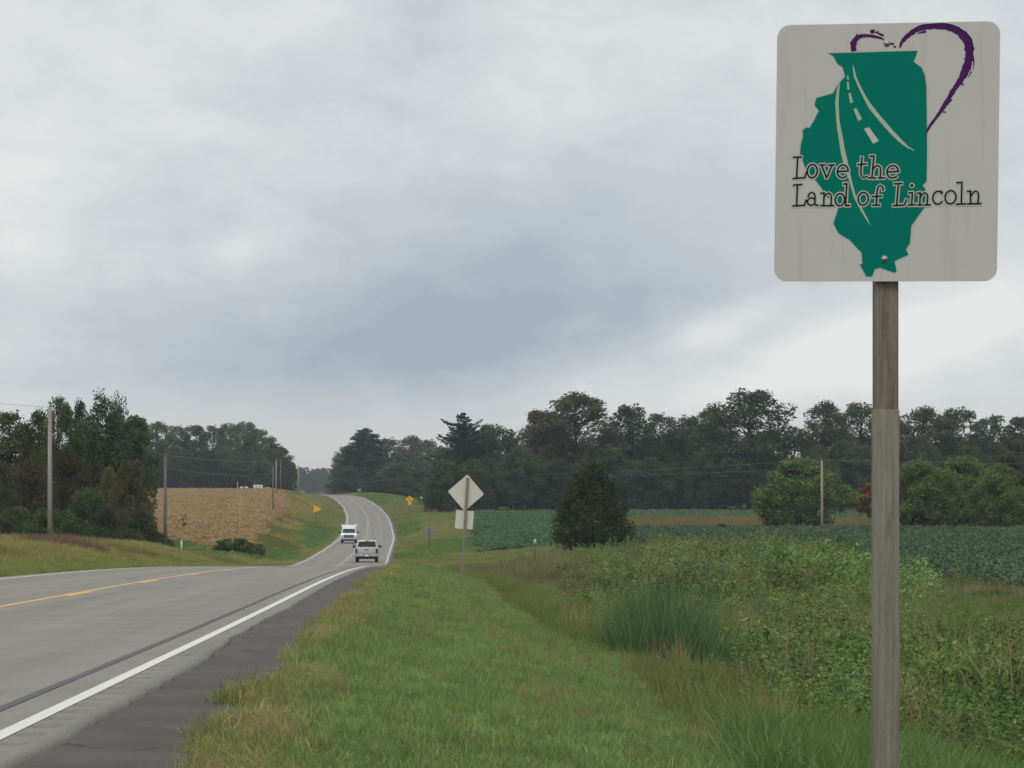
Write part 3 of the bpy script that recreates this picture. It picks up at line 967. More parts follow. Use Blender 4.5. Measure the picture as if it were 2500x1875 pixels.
# ------------------------------------------------------------------ woods and single trees
GL = 'trees beside the road on the left'
for a in [
    ('oak_c', 20, 998, 128, 150, 'tall_tree', 'olive tree at the far left edge behind the grassy bank'),
    ('leafy_b', 92, 992, 124, 110, 'tall_tree', 'flat topped dark tree just left of the nearest utility pole'),
    ('leafy', 147, 962, 120, 105, 'tall_tree', 'feathery green tree rising right above the nearest utility pole'),
    ('leafy_b', 196, 968, 123, 80, 'tall_tree', 'narrow pointed tree between the utility pole and the tallest spiky tree'),
    ('spire', 258, 944, 118, 120, 'tall_tree', 'tallest spiky topped tree of the left roadside clump'),
    ('spire', 296, 952, 120, 80, 'tall_tree', 'second spiky leader close against the tallest tree on the left'),
    ('oak_a', 330, 1010, 126, 110, 'tall_tree', 'rounded dark tree on the right shoulder of the left clump'),
    ('oak_b', 230, 1030, 132, 150, 'tall_tree', 'dark tree standing behind the spiky tree'),
    ('scrub_brown', 70, 1118, 106, 150, 'scrub_tree', 'brown tinged scrub tree behind the nearest utility pole'),
    ('scrub_olive', 5, 1120, 104, 110, 'scrub_tree', 'olive scrub tree cut by the left edge of the photo'),
    ('scrub_brown', 165, 1090, 112, 130, 'scrub_tree', 'dull brown scrub tree right of the nearest utility pole'),
    ('scrub_green', 215, 1180, 103, 120, 'scrub_tree', 'bright green scrub below the spiky tree'),
    ('scrub_brown', 318, 1118, 110, 110, 'scrub_tree', 'dark reddish tree at the right end of the left clump'),
    ('scrub_olive', 268, 1135, 112, 120, 'scrub_tree', 'olive scrub tree under the tallest spiky tree'),
    ('scrub_grey', 262, 1228, 101, 80, 'scrub_tree', 'grey green willowy shrub low in the left clump'),
    ('scrub_dark', 40, 1232, 100, 120, 'scrub_tree', 'dark low shrub at the left edge above the brown grass'),
    ('scrub_green', 110, 1235, 99, 110, 'scrub_tree', 'green low shrub at the foot of the nearest utility pole'),
    ('scrub_dark', 185, 1262, 98, 110, 'scrub_tree', 'dark low shrub right of the nearest pole foot'),
    ('scrub_dark', 348, 1240, 106, 90, 'scrub_tree', 'dark shrub at the corner of the brown field'),
    ('scrub_dark', 318, 1290, 103, 90, 'scrub_tree', 'low dark shrub below the reddish tree'),
    ('scrub_green', 390, 1298, 112, 60, 'scrub_tree', 'small shrub around the second utility pole from the left'),
]:
    tree(a[0], a[1], a[2], a[3], a[4], a[5], a[6], 'tree', GL)

GB = 'trees of the wood behind the brown field'
wood_l = [(340, 1033, 70), (385, 1026, 75), (430, 1036, 70), (475, 1036, 75), (520, 1036, 70), (560, 1030, 70), (597, 1026, 75), (632, 1046, 70), (662, 1066, 60), (686, 1088, 50), (702, 1120, 34)]
names_l = ['first crown of the far wood beside the left roadside trees', 'broad crown over the left corner of the brown field', 'rounded crown right above the second utility pole', 'low dipped crown mid way along the far wood',
           'plain crown near the middle of the far wood', 'dark crown left of the highest one in the far wood', 'highest yellowish crown of the wood behind the field', 'sloping crown over the white boards', 'drooping crown near the right end of the far wood',
           'brownish crown above the cluster of distant poles', 'last thin crown at the right end of the far wood']
for i, ((u, v, w), lb) in enumerate(zip(wood_l, names_l)):
    tree(['oak_a', 'oak_d', 'oak_b', 'oak_a', 'oak_b', 'oak_d', 'oak_d', 'oak_a', 'oak_b', 'oak_e', 'oak_c'][i], u, v, 392 + 8 * (i % 3), w * 1.15, 'wood_tree', lb, 'tree', GB)
LOWL = ['low dark tree behind the left roadside clump', 'low dark tree at the left corner of the brown field crest', 'low tree left of the second utility pole top', 'low dark tree behind the second utility pole',
        'low dark tree just right of the second utility pole', 'second low tree right of the second utility pole', 'low tree over the left third of the brown field', 'low dark tree left of the field centre',
        'low tree above the brown sapling in the field', 'low tree over the centre of the brown field', 'low dark tree left of the slim pole', 'low tree right behind the slim pole in the field',
        'low dark tree behind the board with a dark blot', 'low tree behind the largest white board', 'low dark tree behind the smallest white board', 'low tree behind the dark pole at the field edge', 'last low tree at the right end of the far wood']
for i in range(17):
    u = 320 + i * 23 + float(RNG.uniform(-6, 6))
    tree(['leafy_b', 'oak_a', 'scrub_dark', 'oak_b'][i % 4], u, float(RNG.uniform(1085, 1135)) + max(0, u - 620) * 0.4, 380 + float(RNG.uniform(-4, 4)), 62, 'wood_tree',
         LOWL[i], 'tree', GB)

GC = 'trees on the right side of the far bend'
for a in [
    ('spruce', 893, 1044, 412, 140, 'spruce_tree', 'tall dark pointed tree on the right of the far bend'),
    ('oak_a', 848, 1088, 425, 75, 'wood_tree', 'rounded tree leaning over the far end of the road'),
    ('oak_e', 842, 1135, 470, 50, 'wood_tree', 'rusty tinted crown right of the far end of the road'),
    ('leafy_b', 818, 1152, 520, 46, 'wood_tree', 'small tree beside the last pole at the end of the road'),
    ('leafy_b', 850, 1135, 405, 60, 'wood_tree', 'dark low tree below the tall pointed tree'),
    ('open_b', 950, 1066, 430, 90, 'wood_tree', 'lacy crown just right of the tall pointed tree'),
    ('open_a', 1003, 1060, 435, 95, 'wood_tree', 'second lacy crown between pointed tree and white pine'),
    ('open_b', 1048, 1070, 440, 80, 'wood_tree', 'third lacy crown left of the white pine'),
    ('leafy', 975, 1126, 385, 110, 'wood_tree', 'round topped green tree behind the yellow curve sign'),
    ('leafy_b', 925, 1160, 380, 100, 'wood_tree', 'dark rounded shrub tree left of the yellow curve sign'),
    ('leafy_b', 1025, 1140, 380, 90, 'wood_tree', 'dark shrub tree right of the yellow curve sign'),
    ('oak_b', 995, 1100, 425, 120, 'wood_tree', 'dark tree filling in behind the green round tree'),
    ('oak_a', 910, 1120, 420, 120, 'wood_tree', 'dark mass of foliage under the tall pointed tree'),
]:
    tree(*a[:6], a[6], 'tree', GC)

GR = 'trees of the right hand treeline'
for a in [
    ('pine', 1132, 1006, 262, 190, 'pine_tree', 'white pine with layered branches behind the diamond sign'),
    ('pine', 1248, 1046, 268, 110, 'pine_tree', 'slanting pine top right of the white pine'),
    ('oak_d', 1200, 1032, 275, 130, 'wood_tree', 'rounded crown against the right side of the white pine'),
    ('leafy', 1088, 1120, 254, 110, 'wood_tree', 'green tree at the left end of the treeline left of the diamond sign'),
    ('leafy_b', 1075, 1150, 246, 80, 'wood_tree', 'low dark tree touching the mown slope left of the diamond sign'),
    ('oak_e', 1312, 995, 262, 110, 'wood_tree', 'reddish brown crown left of the first great oak'),
    ('open_a', 1408, 953, 262, 215, 'wood_tree', 'great open crowned oak above and left of the cedar'),
    ('oak_d', 1352, 1000, 270, 130, 'wood_tree', 'dark crown in front of the first great oak'),
    ('open_b', 1540, 982, 266, 150, 'wood_tree', 'broad oak crown directly above the cedar'),
    ('oak_b', 1610, 1005, 272, 120, 'wood_tree', 'smaller oak crown right of the one above the cedar'),
    ('open_b', 1680, 1010, 268, 120, 'wood_tree', 'lacy oak left of the second great oak'),
    ('open_a', 1738, 985, 270, 120, 'wood_tree', 'narrow crown on the left flank of the second great oak'),
    ('open_b', 1830, 945, 262, 235, 'wood_tree', 'second great oak left of the sky gap in the treeline'),
    ('open_a', 2012, 974, 266, 130, 'wood_tree', 'oak right of the sky gap above the round green tree'),
    ('oak_d', 2098, 978, 268, 140, 'wood_tree', 'oak crown left of the big wooden sign post'),
    ('oak_a', 2165, 1000, 275, 120, 'wood_tree', 'oak crown half hidden by the big wooden sign post'),
    ('open_a', 2252, 988, 268, 150, 'wood_tree', 'oak crown just right of the big wooden sign post'),
    ('open_b', 2340, 990, 270, 150, 'wood_tree', 'broad oak right of the sign post with sky holes'),
    ('oak_b', 2425, 1010, 272, 130, 'wood_tree', 'oak crown second from the right edge'),
    ('oak_c', 2500, 1012, 270, 130, 'wood_tree', 'oak crown cut by the right edge of the photo'),
]:
    tree(*a[:6], a[6], 'tree', GR)
UND = ['dark low tree directly behind the diamond warning sign', 'dark low tree behind the right tip of the diamond sign', 'low dark tree under the white pine', 'low tree under the slanting pine top',
       'dark low tree below the bare dead tree', 'low dark tree below the reddish brown crown', 'dark low tree under the left side of the first great oak', 'low tree behind the left edge of the cedar',
       'low dark tree hidden partly by the cedar top', 'low tree just right of the cedar', 'second low dark tree right of the cedar', 'low tree below the lacy oak at the far green strip',
       'dark low tree midway between cedar and round green tree', 'low dark tree left of the round green tree under the second great oak', 'low tree behind the left side of the round green tree',
       'low tree under the sky gap in the treeline', 'low dark tree behind the bean field utility pole', 'dark low tree between that utility pole and the orange shrub', 'low dark tree above the orange shrub',
       'low tree behind the big wooden sign post', 'low dark tree just right of the big sign post', 'dark low tree behind the multi stemmed green tree', 'low dark tree behind the bright topped green tree',
       'low tree right of the bright topped green tree', 'dark low tree second from the right edge', 'dark low tree cut by the right edge of the photo']
for i in range(26):
    u = 1090 + i * 56 + float(RNG.uniform(-14, 14))
    vt = float(RNG.uniform(1070, 1135))
    if 1915 < u < 1985: vt = 1125
    tree(['leafy_b', 'scrub_dark', 'oak_a', 'oak_b', 'leafy_b'][i % 5], u, vt, 257 + float(RNG.uniform(-5, 5)), float(RNG.uniform(85, 115)), 'understory_tree',
         UND[i], 'tree', 'understory of the right hand treeline')


def dead_tree(u, vtop, y, label):
    x, Y, zt = at(u, vtop, y); zb = gz(x, Y)
    rng = np.random.default_rng(5)
    r = empty('dead_tree', (x, Y, zb), label, 'tree')
    H = zt - zb
    mb = MB()
    mb.tube([(0, 0, -.3), (.2, 0, H * .4), (-.1, .1, H * .7), (.1, 0, H)], [.22, .16, .09, .02], 6)
    mb.build('trunk', M['dead_bark'], r)
    br = MB()
    for i in range(26):
        z = H * rng.uniform(.4, .95); a = rng.uniform(0, 6.28); ln = (H - z) * .5 + 1.0
        limb_mesh(br, (0, 0, z), (math.cos(a) * ln, math.sin(a) * ln, z + ln * rng.uniform(0.5, 1.1)), .045, .015, rng, 4, 4, 0)
    br.build('branches', M['dead_bark'], r)


dead_tree(1275, 1032, 258, 'bare grey dead tree between the pines and the first great oak')

tree('cedar', 1447, 1116, 111, 172, 'cedar_tree', 'dense dark cedar standing alone at the field edge', 'tree')
tree('round_a', 1950, 1112, 156, 225, 'round_tree', 'round light green tree behind the small utility pole', 'tree')
tree('round_b', 2245, 1116, 154, 190, 'round_tree', 'light green multi stemmed tree just right of the big sign post', 'tree')
tree('round_a', 2350, 1108, 160, 180, 'round_tree', 'bright topped green tree second right of the big sign post', 'tree')
tree('round_b', 2440, 1128, 156, 150, 'round_tree', 'low green tree near the right edge behind the bean field', 'tree')
tree('oak_c', 2490, 1068, 172, 130, 'round_tree', 'taller olive tree at the right edge behind the bean field', 'tree')
tree('rusty', 2122, 1178, 192, 70, 'orange_shrub', 'rusty orange shrub left of the big sign post', 'shrub')
tree('bush_dark', 1762, 1278, 150, 46, 'bush', 'small dark pointed bush left of the round green tree', 'shrub')
tree('bush', 566, 1310, 120, 92, 'bush', 'green bush at the foot of the brown field', 'shrub')
tree('bush', 622, 1322, 124, 50, 'bush', 'low bush right of the green bush below the brown field', 'shrub')
tree('sapling', 449, 1256, 150, 14, 'sapling', 'thin brown sapling standing in the brown field', 'sapling')
tree('sapling', 340, 1322, 104, 16, 'sapling', 'thin pale sapling in front of the left trees', 'sapling')

# ------------------------------------------------------------------ scattered plants
def blades(rng, n, h, w, spread, lean=0.35, curve=0.25):
    """tuft of n bent blades, two quads and a tip each"""
    a = rng.uniform(0, 6.283, n); r = spread * np.sqrt(rng.uniform(0, 1, n))
    bx, by = r * np.cos(a), r * np.sin(a)
    H = h * rng.uniform(0.55, 1.15, n)
    dirx, diry = rng.normal(size=n) * lean, rng.normal(size=n) * lean
    fa = rng.uniform(0, 6.283, n); wx, wy = np.cos(fa) * w, np.sin(fa) * w
    vs, fs = [], []
    z0 = -0.03 * np.ones(n)
    lv = [(0.0, 1.0), (0.55, 0.8)]
    P = []
    for t, k in lv:
        cx = bx + dirx * H * (t + curve * t * t); cy = by + diry * H * (t + curve * t * t)
        z = np.where(t == 0, z0, H * t)
        P.append(np.stack([cx - wx * k / 2, cy - wy * k / 2, z], 1)); P.append(np.stack([cx + wx * k / 2, cy + wy * k / 2, z], 1))
    t = 1.0
    tip = np.stack([bx + dirx * H * (1 + curve), by + diry * H * (1 + curve), H * (1 - 0.15 * (dirx ** 2 + diry ** 2))], 1)
    V = np.stack(P + [tip, tip + np.stack([wx, wy, 0 * wx], 1) * 0.12], 1)
    base = np.arange(n)[:, None] * 6
    q1 = base + np.array([[0, 1, 3, 2]]); q2 = base + np.array([[2, 3, 5, 4]])
    f = np.concatenate([q1, q2])
    tone = rng.uniform(0, 1, n)
    return V.reshape(-1, 3), f, np.concatenate([tone, tone])


def leafy_plant(rng, h, spread, n, leaf, stems=5, top=0.5):
    """upright weed: leaves on several stems"""
    cs = []
    for i in range(stems):
        a = rng.uniform(0, 6.283); rr = spread * math.sqrt(rng.uniform())
        m = n // stems
        t = rng.uniform(0.08, 1, m) ** top
        H = h * rng.uniform(0.6, 1.1)
        ln = rng.normal(size=2) * 0.15 * H
        cs.append(np.stack([rr * math.cos(a) + ln[0] * t, rr * math.sin(a) + ln[1] * t, H * t], 1) + rng.normal(size=(m, 3)) * np.array([1, 1, .3]) * leaf * 0.75 * (1.15 - 0.7 * t)[:, None])
    c = np.concatenate(cs)
    v, f = quads_leaf(c, leaf, rng, 0.45, 0.5)
    v[:, 2] = np.maximum(v[:, 2], -0.02)
    return v, f, rng.uniform(0, 1, len(c))


def canopy_plant(rng, h, spread, n, leaf):
    """crop plant: broad leaves held in a domed canopy"""
    a = rng.uniform(0, 6.283, n); r = spread * np.sqrt(rng.uniform(0, 1, n))
    z = h * (1 - 0.35 * (r / spread) ** 2) * rng.uniform(0.55, 1.05, n)
    c = np.stack([r * np.cos(a), r * np.sin(a), z], 1)
    v, f = quads_leaf(c, leaf, rng, 0.75, 0.7)
    return v, f, rng.uniform(0, 1, n)


def protos(name, mat, gens):
    c = bpy.data.collections.new(name)
    for i, (v, f, t) in enumerate(gens):
        me = mesh_np('%s_%d' % (name, i), v, f, mat, tone=t)
        c.objects.link(bpy.data.objects.new('%s_%03d' % (name, i), me))
    return c


def scatter(name, pts, scl, coll, label=None, cat=None, tilt=0.12):
    n = len(pts)
    if n == 0: return None
    me = bpy.data.meshes.new(name)
    me.vertices.add(n)
    me.vertices.foreach_set('co', np.asarray(pts, dtype=np.float32).ravel())
    rot = np.stack([RNG.normal(size=n) * tilt, RNG.normal(size=n) * tilt, RNG.uniform(0, 6.283, n)], 1)
    a = me.attributes.new('rot', 'FLOAT_VECTOR', 'POINT'); a.data.foreach_set('vector', rot.astype(np.float32).ravel())
    a = me.attributes.new('scl', 'FLOAT', 'POINT'); a.data.foreach_set('value', np.asarray(scl, dtype=np.float32))
    a = me.attributes.new('pick', 'INT', 'POINT'); a.data.foreach_set('value', RNG.integers(0, len(coll.objects), n).astype(np.int32))
    o = link(name, me)
    g = bpy.data.node_groups.new(name + '_scatter', 'GeometryNodeTree')
    g.interface.new_socket('Geometry', in_out='INPUT', socket_type='NodeSocketGeometry')
    g.interface.new_socket('Geometry', in_out='OUTPUT', socket_type='NodeSocketGeometry')
    gi = g.nodes.new('NodeGroupInput'); go = g.nodes.new('NodeGroupOutput')
    ci = g.nodes.new('GeometryNodeCollectionInfo'); ci.inputs['Collection'].default_value = coll
    ci.inputs['Separate Children'].default_value = True; ci.inputs['Reset Children'].default_value = True
    iop = g.nodes.new('GeometryNodeInstanceOnPoints'); iop.inputs['Pick Instance'].default_value = True

    def na(nm, ty):
        x = g.nodes.new('GeometryNodeInputNamedAttribute'); x.data_type = ty; x.inputs['Name'].default_value = nm
        return x.outputs['Attribute']
    er = g.nodes.new('FunctionNodeEulerToRotation')
    g.links.new(na('rot', 'FLOAT_VECTOR'), er.inputs[0])
    g.links.new(gi.outputs[0], iop.inputs['Points']); g.links.new(ci.outputs[0], iop.inputs['Instance'])
    g.links.new(na('pick', 'INT'), iop.inputs['Instance Index']); g.links.new(er.outputs[0], iop.inputs['Rotation'])
    g.links.new(na('scl', 'FLOAT'), iop.inputs['Scale'])
    g.links.new(iop.outputs[0], go.inputs[0])
    md = o.modifiers.new('scatter', 'NODES'); md.node_group = g
    tag(o, label, cat, kind='stuff')
    return o


def sample(density, s0, s1, Y0, Y1, test=None, ref=None):
    """random points between lateral offsets s0..s1 and depths Y0..Y1, inside the view with a margin; density per m2 (may be a function of Y)"""
    dmax = density if not callable(density) else max(density(Y) for Y in np.linspace(Y0, Y1, 50))
    n = int(dmax * (s1 - s0) * (Y1 - Y0))
    s = RNG.uniform(s0, s1, n); Y = RNG.uniform(Y0, Y1, n)
    k = np.ones(n, bool)
    if callable(density): k &= RNG.uniform(size=n) < np.vectorize(density)(Y) / dmax
    x = XC(Y) + s
    k &= np.abs(x) < 0.20 * Y + 1.5
    k &= Y > 9
    if test is not None: k &= test(s, Y, x)
    s, Y, x = s[k], Y[k], x[k]
    return np.stack([x, Y, ground_s(s, Y)], 1), s, Y


rg = np.random.default_rng(77)
C_mown = protos('mown_tuft', L['mown'], [blades(rg, 60, 0.058, 0.0042, 0.13, 0.5) for _ in range(5)])
C_dry = protos('dry_tuft', L['dry'], [blades(rg, 56, 0.065, 0.0042, 0.12, 0.6) for _ in range(4)])
C_lush = protos('lush_tuft', L['lush'], [blades(rg, 40, 0.26, 0.009, 0.16, 0.4) for _ in range(4)])
C_rough = protos('rough_tuft', L['rough'], [blades(rg, 46, 0.42, 0.011, 0.28, 0.4) for _ in range(5)])
C_brown = protos('brown_tuft', L['brown_grass'], [blades(rg, 60, 0.5, 0.014, 0.35, 0.35) for _ in range(4)])
C_mound = protos('mound_tuft', L['mound'], [blades(rg, 60, 0.34, 0.018, 0.36, 0.5) for _ in range(5)])
C_bankg = protos('bank_green_tuft', L['slope'], [blades(rg, 60, 0.30, 0.018, 0.36, 0.5) for _ in range(4)])
C_bankb = protos('bank_brown_tuft', L['bank_brown'], [blades(rg, 70, 0.42, 0.018, 0.36, 0.45) for _ in range(4)])
C_slope = protos('slope_tuft', L['slope'], [blades(rg, 70, 0.26, 0.035, 0.55, 0.6) for _ in range(5)])
C_slope_g = protos('slope_green_tuft', L['slope_green'], [blades(rg, 70, 0.35, 0.04, 0.55, 0.6) for _ in range(4)])
C_weed = protos('weed', L['weed'], [leafy_plant(rg, rg.uniform(.45, .8), .32, 210, .052, 8) for _ in range(5)] + [leafy_plant(rg, .7, .28, 120, .075, 6) for _ in range(3)])
C_dome = protos('weed_clump', L['weed'], [canopy_plant(rg, 1.0, .62, 800, .046) for _ in range(4)])
C_dome_d = protos('weed_clump_dark', L['weed_dark'], [canopy_plant(rg, 1.05, .65, 760, .05) for _ in range(3)])
C_dome_b = protos('weed_clump_pale', L['weed_bright'], [canopy_plant(rg, .9, .5, 420, .065) for _ in range(2)])
C_weed_d = protos('weed_dark', L['weed_dark'], [leafy_plant(rg, .7, .32, 170, .07, 7) for _ in range(3)])
C_weed_g = protos('weed_grey', L['weed_grey'], [leafy_plant(rg, .8, .24, 150, .06, 6) for _ in range(3)])
C_weed_b = protos('weed_bright', L['weed_bright'], [leafy_plant(rg, 1.35, .40, 110, .17, 6, .6) for _ in range(3)])
C_gold = protos('goldenrod', L['goldenrod'], [leafy_plant(rg, 1.0, .25, 80, .09, 5, .35) for _ in range(2)])
C_seed = protos('seed_stalk', L['seed'], [blades(rg, 26, 0.8, 0.016, 0.16, 0.22) for _ in range(3)])
C_reed = protos('reed', L['reed'], [blades(rg, 16, 1.75, 0.022, 0.26, 0.16, 0.6) for _ in range(6)])
C_soy = protos('soy_plant', L['soy'], [canopy_plant(rg, .98, .44, 100, .15) for _ in range(4)])
C_soy_f = protos('soy_far_plant', L['soy_far'], [canopy_plant(rg, .5, .95, 120, .24) for _ in range(4)])
C_ripe = protos('ripe_plant', L['ripe'], [canopy_plant(rg, .17, 1.25, 230, .17) for _ in range(5)])
C_crown = bpy.data.collections.new('far_crowns')
for kk in ('oak_a', 'oak_b', 'leafy_b'):
    ob = bpy.data.objects.new('far_crown_' + kk, PROTO[kk][0])
    C_crown.objects.link(ob)


def mown_edge(Y):
    """lateral offset where the mown verge ends"""
    return 8.15 + 0.30 * vnoise(Y * 0.11, 0 * Y, 21) + 0.16 * vnoise(Y * 0.5, 0 * Y, 22)


def e_off(Y): return 3.65 + edge_r(Y)


# verge
p, s, Y = sample(lambda Y: 75 if Y < 40 else 75 * (40 / Y) ** 1.3, 4.5, 9.2, 10, 160, lambda s, Y, x: (s > e_off(Y) + 0.05) & (s < mown_edge(Y)))
scatter('mown_grass', p, RNG.uniform(0.75, 1.35, len(p)) * (1 + 0.006 * Y) * (1 + 0.25 * vnoise(p[:, 0] * 1.2, p[:, 1] * 0.7, 31)), C_mown)
p, s, Y = sample(lambda Y: 3.5 if Y < 40 else 1.2, 5.0, 9.2, 10, 120, lambda s, Y, x: (s > e_off(Y) + 0.25) & (s < mown_edge(Y)) & (vnoise(x * 1.1, Y * .5, 33) > -.1))
scatter('verge_weeds', p, RNG.uniform(.10, .24, len(p)), C_weed)
p, s, Y = sample(lambda Y: 0.9 if Y < 40 else .4, 5.0, 9.2, 10, 120, lambda s, Y, x: (s > e_off(Y) + 0.2) & (s < mown_edge(Y)))
scatter('verge_seed_stalks', p, RNG.uniform(.16, .34, len(p)), C_seed)
p, s, Y = sample(lambda Y: 85 if Y < 40 else 85 * (40 / Y) ** 1.2, 4.4, 6.0, 10, 170,
                 lambda s, Y, x: (s > e_off(Y) - 0.06) & (s < e_off(Y) + 0.08 + 0.20 * vnoise(Y * 0.35, 0 * Y, 9) + 0.15 * vnoise(Y * 1.5, 0 * Y, 10)))
scatter('dry_grass', p, RNG.uniform(0.7, 1.5, len(p)) * (1 + 0.005 * Y), C_dry, tilt=0.3)
# tall green grass by the foot of the sign
p, s, Y = sample(42, 6.6, 15.5, 14, 34, lambda s, Y, x: (s > 8.3 + 0.6 * vnoise(Y * .5, x, 40)) & (Y < 22.6 + (x - 2.6) * 1.7 + 0.9 * vnoise(x * 1.3, 0 * x, 41)))
scatter('lush_grass', p, RNG.uniform(0.8, 1.4, len(p)), C_lush)


def lush_zone(x, Y): return Y < 22.4 + (x - 2.6) * 1.7



def in_soy(s, Y, x):
    y = Y / K
    lim = np.interp(y, [40, 50, 85, 105, 122, 140, 146], [20.8, 20.5, 21, 19, 9, 7.5, 7])
    return (x > lim) & (y > 48) & (y < 146)


def reed_zone(x, Y):
    return ((x - 2.22) / 1.02) ** 2 + ((Y - 37.5) / 3.3) ** 2


# weeds of the ditch and beyond
def weed_ok(s, Y, x):
    return (s > mown_edge(Y) - 0.15) & ~in_soy(s, Y, x) & (reed_zone(x, Y) > 0.8) & ~lush_zone(x, Y)


def before_reeds(x, Y): return (np.abs(x - 2.0) < 1.1) & (Y > 28.5) & (Y < 37.5)




p, s, Y = sample(lambda Y: 13 if Y < 40 else 13 * (40 / Y) ** 1.0, 7.5, 34, 14, 215, weed_ok)
n1 = vnoise(p[:, 0] * .35, p[:, 1] * .16, 50) + 0.5 * vnoise(p[:, 0] * .9, p[:, 1] * .45, 51)
edge = np.clip((s - mown_edge(Y)) / 2.0, 0, 1)
tall = np.clip(sstep(70, 30, Y) * 0.25 + 0.55 + 0.5 * sstep(60, 110, Y) * sstep(11, 18, s), 0, 1.3)
lump = 1 + 0.5 * vnoise(p[:, 0] * .8, p[:, 1] * .4, 53) + 0.2 * vnoise(p[:, 0] * .3, p[:, 1] * .12, 54)
sc_ = (0.35 + 0.75 * edge) * tall * RNG.uniform(0.6, 1.25, len(p)) * lump * np.where(p[:, 0] / Y < .122, 1 + .40 * sstep(10, 15, s) * sstep(60, 100, Y) * (1 - sstep(165, 200, Y)), 1 - .45 * sstep(60, 95, Y))
sc_ = sc_ * np.where(before_reeds(p[:, 0], Y), .35, 1)
far_brown = (Y > 105) & (s < 26 + 3 * vnoise(Y * .05, 0 * Y, 61)) & (RNG.uniform(size=len(p)) < sstep(100, 140, Y) * 0.9) & (s < 24)
left_brown = (s < 13.5 + 2 * n1) & (Y > 62) & (RNG.uniform(size=len(p)) < 0.55)
brown = far_brown | left_brown
roughm = ~brown & (((n1 > 0.45) & (Y < 60)) | ((edge < 0.35) & (RNG.uniform(size=len(p)) < .6)))
darkm = ~brown & ~roughm & (n1 < -0.55)
restm = ~(brown | roughm | darkm)
kind = RNG.uniform(size=len(p)) + 0.35 * vnoise(p[:, 0] * .6, p[:, 1] * .28, 58)
greym = restm & (kind > .95); grassm = restm & (kind < .12); restm = restm & ~greym & ~grassm
scatter('grey_weeds', p[greym], sc_[greym] * 1.35, C_weed_g)
scatter('tall_weed_grass', p[grassm], np.clip(sc_[grassm] * 1.9, .8, 2.0), C_rough)
q_ = RNG.uniform(size=len(p)) < .05
scatter('weed_stalks', p[q_], np.clip(sc_[q_] * 1.5, .6, 1.5), C_seed)
scatter('weed_grass', p[roughm], np.clip(sc_[roughm] * 1.5, .5, 1.4), C_rough)
scatter('broadleaf_weeds', p[restm], sc_[restm] * 1.25, C_weed)
scatter('dark_weeds', p[darkm], sc_[darkm] * 1.15, C_weed_d)
scatter('brown_grass', p[brown], np.clip(sc_[brown] * 1.3, .6, 1.3), C_brown)
# extra rough grass under the weeds so that no bare soil shows
p, s, Y = sample(lambda Y: 9 if Y < 60 else 9 * (60 / Y), 7.6, 34, 14, 215, weed_ok)
scatter('ditch_grass', p, RNG.uniform(0.6, 1.1, len(p)) * np.where(before_reeds(p[:, 0], Y), .45, 1), C_rough)
# rounded clumps of taller leafy weeds
p, s, Y = sample(lambda Y: 0.5 if Y < 60 else 0.3, 9.6, 32, 22, 190, lambda s, Y, x: weed_ok(s, Y, x) & (vnoise(x * .3, Y * .12, 57) > -.35) & ~((s < 16) & (Y > 95)) & ~before_reeds(x, Y))
k_ = RNG.uniform(size=len(p))
sz = RNG.uniform(.4, 1.15, len(p)) * np.where(p[:, 0] / Y < .122, 1 + .3 * sstep(90, 140, Y), 1 - .5 * sstep(60, 95, Y))
scatter('leafy_clumps', p[k_ < .55], sz[k_ < .55], C_dome)
scatter('dark_clumps', p[(k_ >= .55) & (k_ < .85)], sz[(k_ >= .55) & (k_ < .85)], C_dome_d)
scatter('pale_clumps', p[k_ >= .85], sz[k_ >= .85] * .85, C_dome_b)
# pale tall plants at the edge of the beans, goldenrod, seed heads
def patch_pts(cx, cY, rx, rY, n):
    a = RNG.uniform(0, 6.283, n); r = np.sqrt(RNG.uniform(0, 1, n))
    x = cx + rx * r * np.cos(a); Y = cY + rY * r * np.sin(a)
    return np.stack([x, Y, ground(x, Y)], 1)


p = np.concatenate([patch_pts(14.2, 138, 2.6, 10, 80), patch_pts(16.6, 138, 1.6, 9, 60), patch_pts(17.6, 124, 1.4, 8, 14), patch_pts(13.2, 98, 1.2, 8, 14), patch_pts(9.5, 165, 2.2, 14, 26)])
scatter('tall_pale_weeds', p, RNG.uniform(0.75, 1.15, len(p)) * np.where(p[:, 0] > 13.5, 1.18, 0.9), C_weed_b)
p = np.concatenate([patch_pts(11.6, 132, 1.2, 9, 26), patch_pts(9.6, 128, 0.8, 6, 10)])
scatter('goldenrod', p, RNG.uniform(0.7, 1.1, len(p)), C_gold)
p = np.concatenate([patch_pts(20.2, 113, 1.8, 7, 60), patch_pts(17.0, 113, .8, 4, 14), patch_pts(3.5, 41, .3, 1.2, 5), patch_pts(3.7, 27, .25, 1.2, 5), patch_pts(8.5, 160, 3.0, 18, 60), patch_pts(21.5, 118, 1.2, 6, 24)])
scatter('seed_stalks', p, RNG.uniform(0.7, 1.1, len(p)), C_seed)
# loose stones along the broken edge of the shoulder
def stone(r_):
    bm = bmesh.new(); bmesh.ops.create_icosphere(bm, subdivisions=1, radius=0.014)
    v = np.array([q.co[:] for q in bm.verts]) * r_.uniform(.6, 1.25, (len(bm.verts), 1)) * np.array([1.2, 1, .6]); f = np.array([[q.index for q in t.verts] for t in bm.faces]); bm.free()
    return v, f, r_.uniform(0, 1, len(f))


